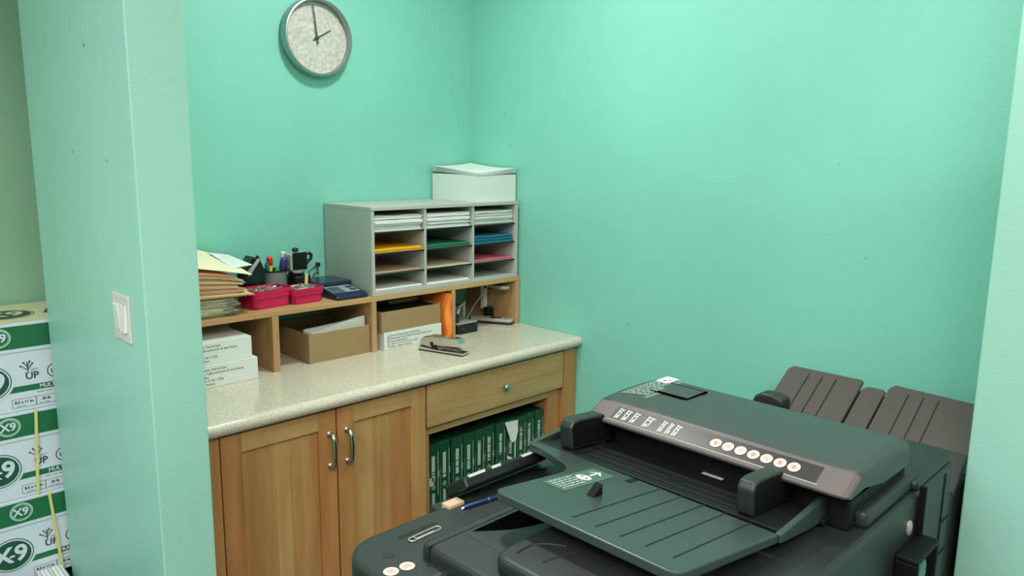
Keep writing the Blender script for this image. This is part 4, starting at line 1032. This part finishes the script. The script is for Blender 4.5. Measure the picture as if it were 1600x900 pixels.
pts = [C(.012, W)] + [C(-.030 - W * math.sin(PI * k / 8), W * math.cos(PI * k / 8)) for k in range(9)] + [C(.030 + W * math.sin(PI * k / 8), -W * math.cos(PI * k / 8)) for k in range(9)] + \
      [C(-.018 - W * .8 * math.sin(PI * k / 8), (W * .2) + W * .8 * math.cos(PI * k / 8)) for k in range(9)] + [C(.018, -W * .6)]
b.tube(pts, .0011, 'greyp', 8)
tag(b.build('paper_clip'), 'large silver paper clip lying on the copier console by the card slot', 'paper clip')

# ================================================================== CAMERA
cam = bpy.data.cameras.new('camera'); co = bpy.data.objects.new('camera', cam); COL.objects.link(co)
yaw, pit, rol = math.radians(-44.6407), math.radians(-9.8178), math.radians(.6912)
fwd = Vector((-math.sin(yaw) * math.cos(pit), math.cos(yaw) * math.cos(pit), math.sin(pit)))
rt = Vector((math.cos(yaw), math.sin(yaw), 0)); up = rt.cross(fwd)
Rr = rt * math.cos(rol) + up * math.sin(rol); Uu = -rt * math.sin(rol) + up * math.cos(rol)
co.matrix_world = Matrix(((Rr.x, Uu.x, -fwd.x, -2.2634), (Rr.y, Uu.y, -fwd.y, -2.565), (Rr.z, Uu.z, -fwd.z, 1.6182), (0, 0, 0, 1)))
cam.sensor_width = 36; cam.lens = 1169.7 / 1600 * 36; cam.clip_start = .02
bpy.context.scene.camera = co

# ================================================================== LIGHTS
def area(name, loc, sx, sy, e, col=(1, 1, 1), rot=(0, 0, 0)):
    l = bpy.data.lights.new(name, 'AREA'); l.shape = 'RECTANGLE'; l.size = sx; l.size_y = sy; l.energy = e; l.color = col
    o = bpy.data.objects.new(name, l); COL.objects.link(o); o.location = loc; o.rotation_euler = rot; return o
area('alcove_light', (-.80, -.85, CH - .02), .18, .18, 17, (1, .97, .93))
area('copier_light', (-.75, -2.0, CH - .02), .6, .6, 8, (1, .96, .88))
area('room_light', (-2.3, -3.3, CH - .02), 1.6, 1.2, 78, (1, .96, .92))
area('room_light_left', (-3.4, -1.6, CH - .02), 1.2, 1.2, 72, (.98, .98, 1))
sp = bpy.data.lights.new('added_wall_spot', 'SPOT'); sp.energy = 15; sp.spot_size = math.radians(60); sp.spot_blend = .18; sp.shadow_soft_size = .05; sp.color = (1, .97, .92)  # added spot to brighten the upper right wall; no known fixture
so = bpy.data.objects.new('added_wall_spot', sp); COL.objects.link(so); so.location = (-1.55, -2.35, 2.6)
so.rotation_euler = (Vector((0, -1.75, 2.45)) - Vector(so.location)).to_track_quat('-Z', 'Y').to_euler()
w = bpy.data.worlds.new('world'); bpy.context.scene.world = w; w.use_nodes = True
w.node_tree.nodes['Background'].inputs[0].default_value = (.8, .9, .95, 1); w.node_tree.nodes['Background'].inputs[1].default_value = .2
sc_ = bpy.context.scene
sc_.view_settings.view_transform = 'Standard'; sc_.view_settings.look = 'None'; sc_.view_settings.exposure = 0
sc_.cycles.max_bounces = 10; sc_.cycles.diffuse_bounces = 6
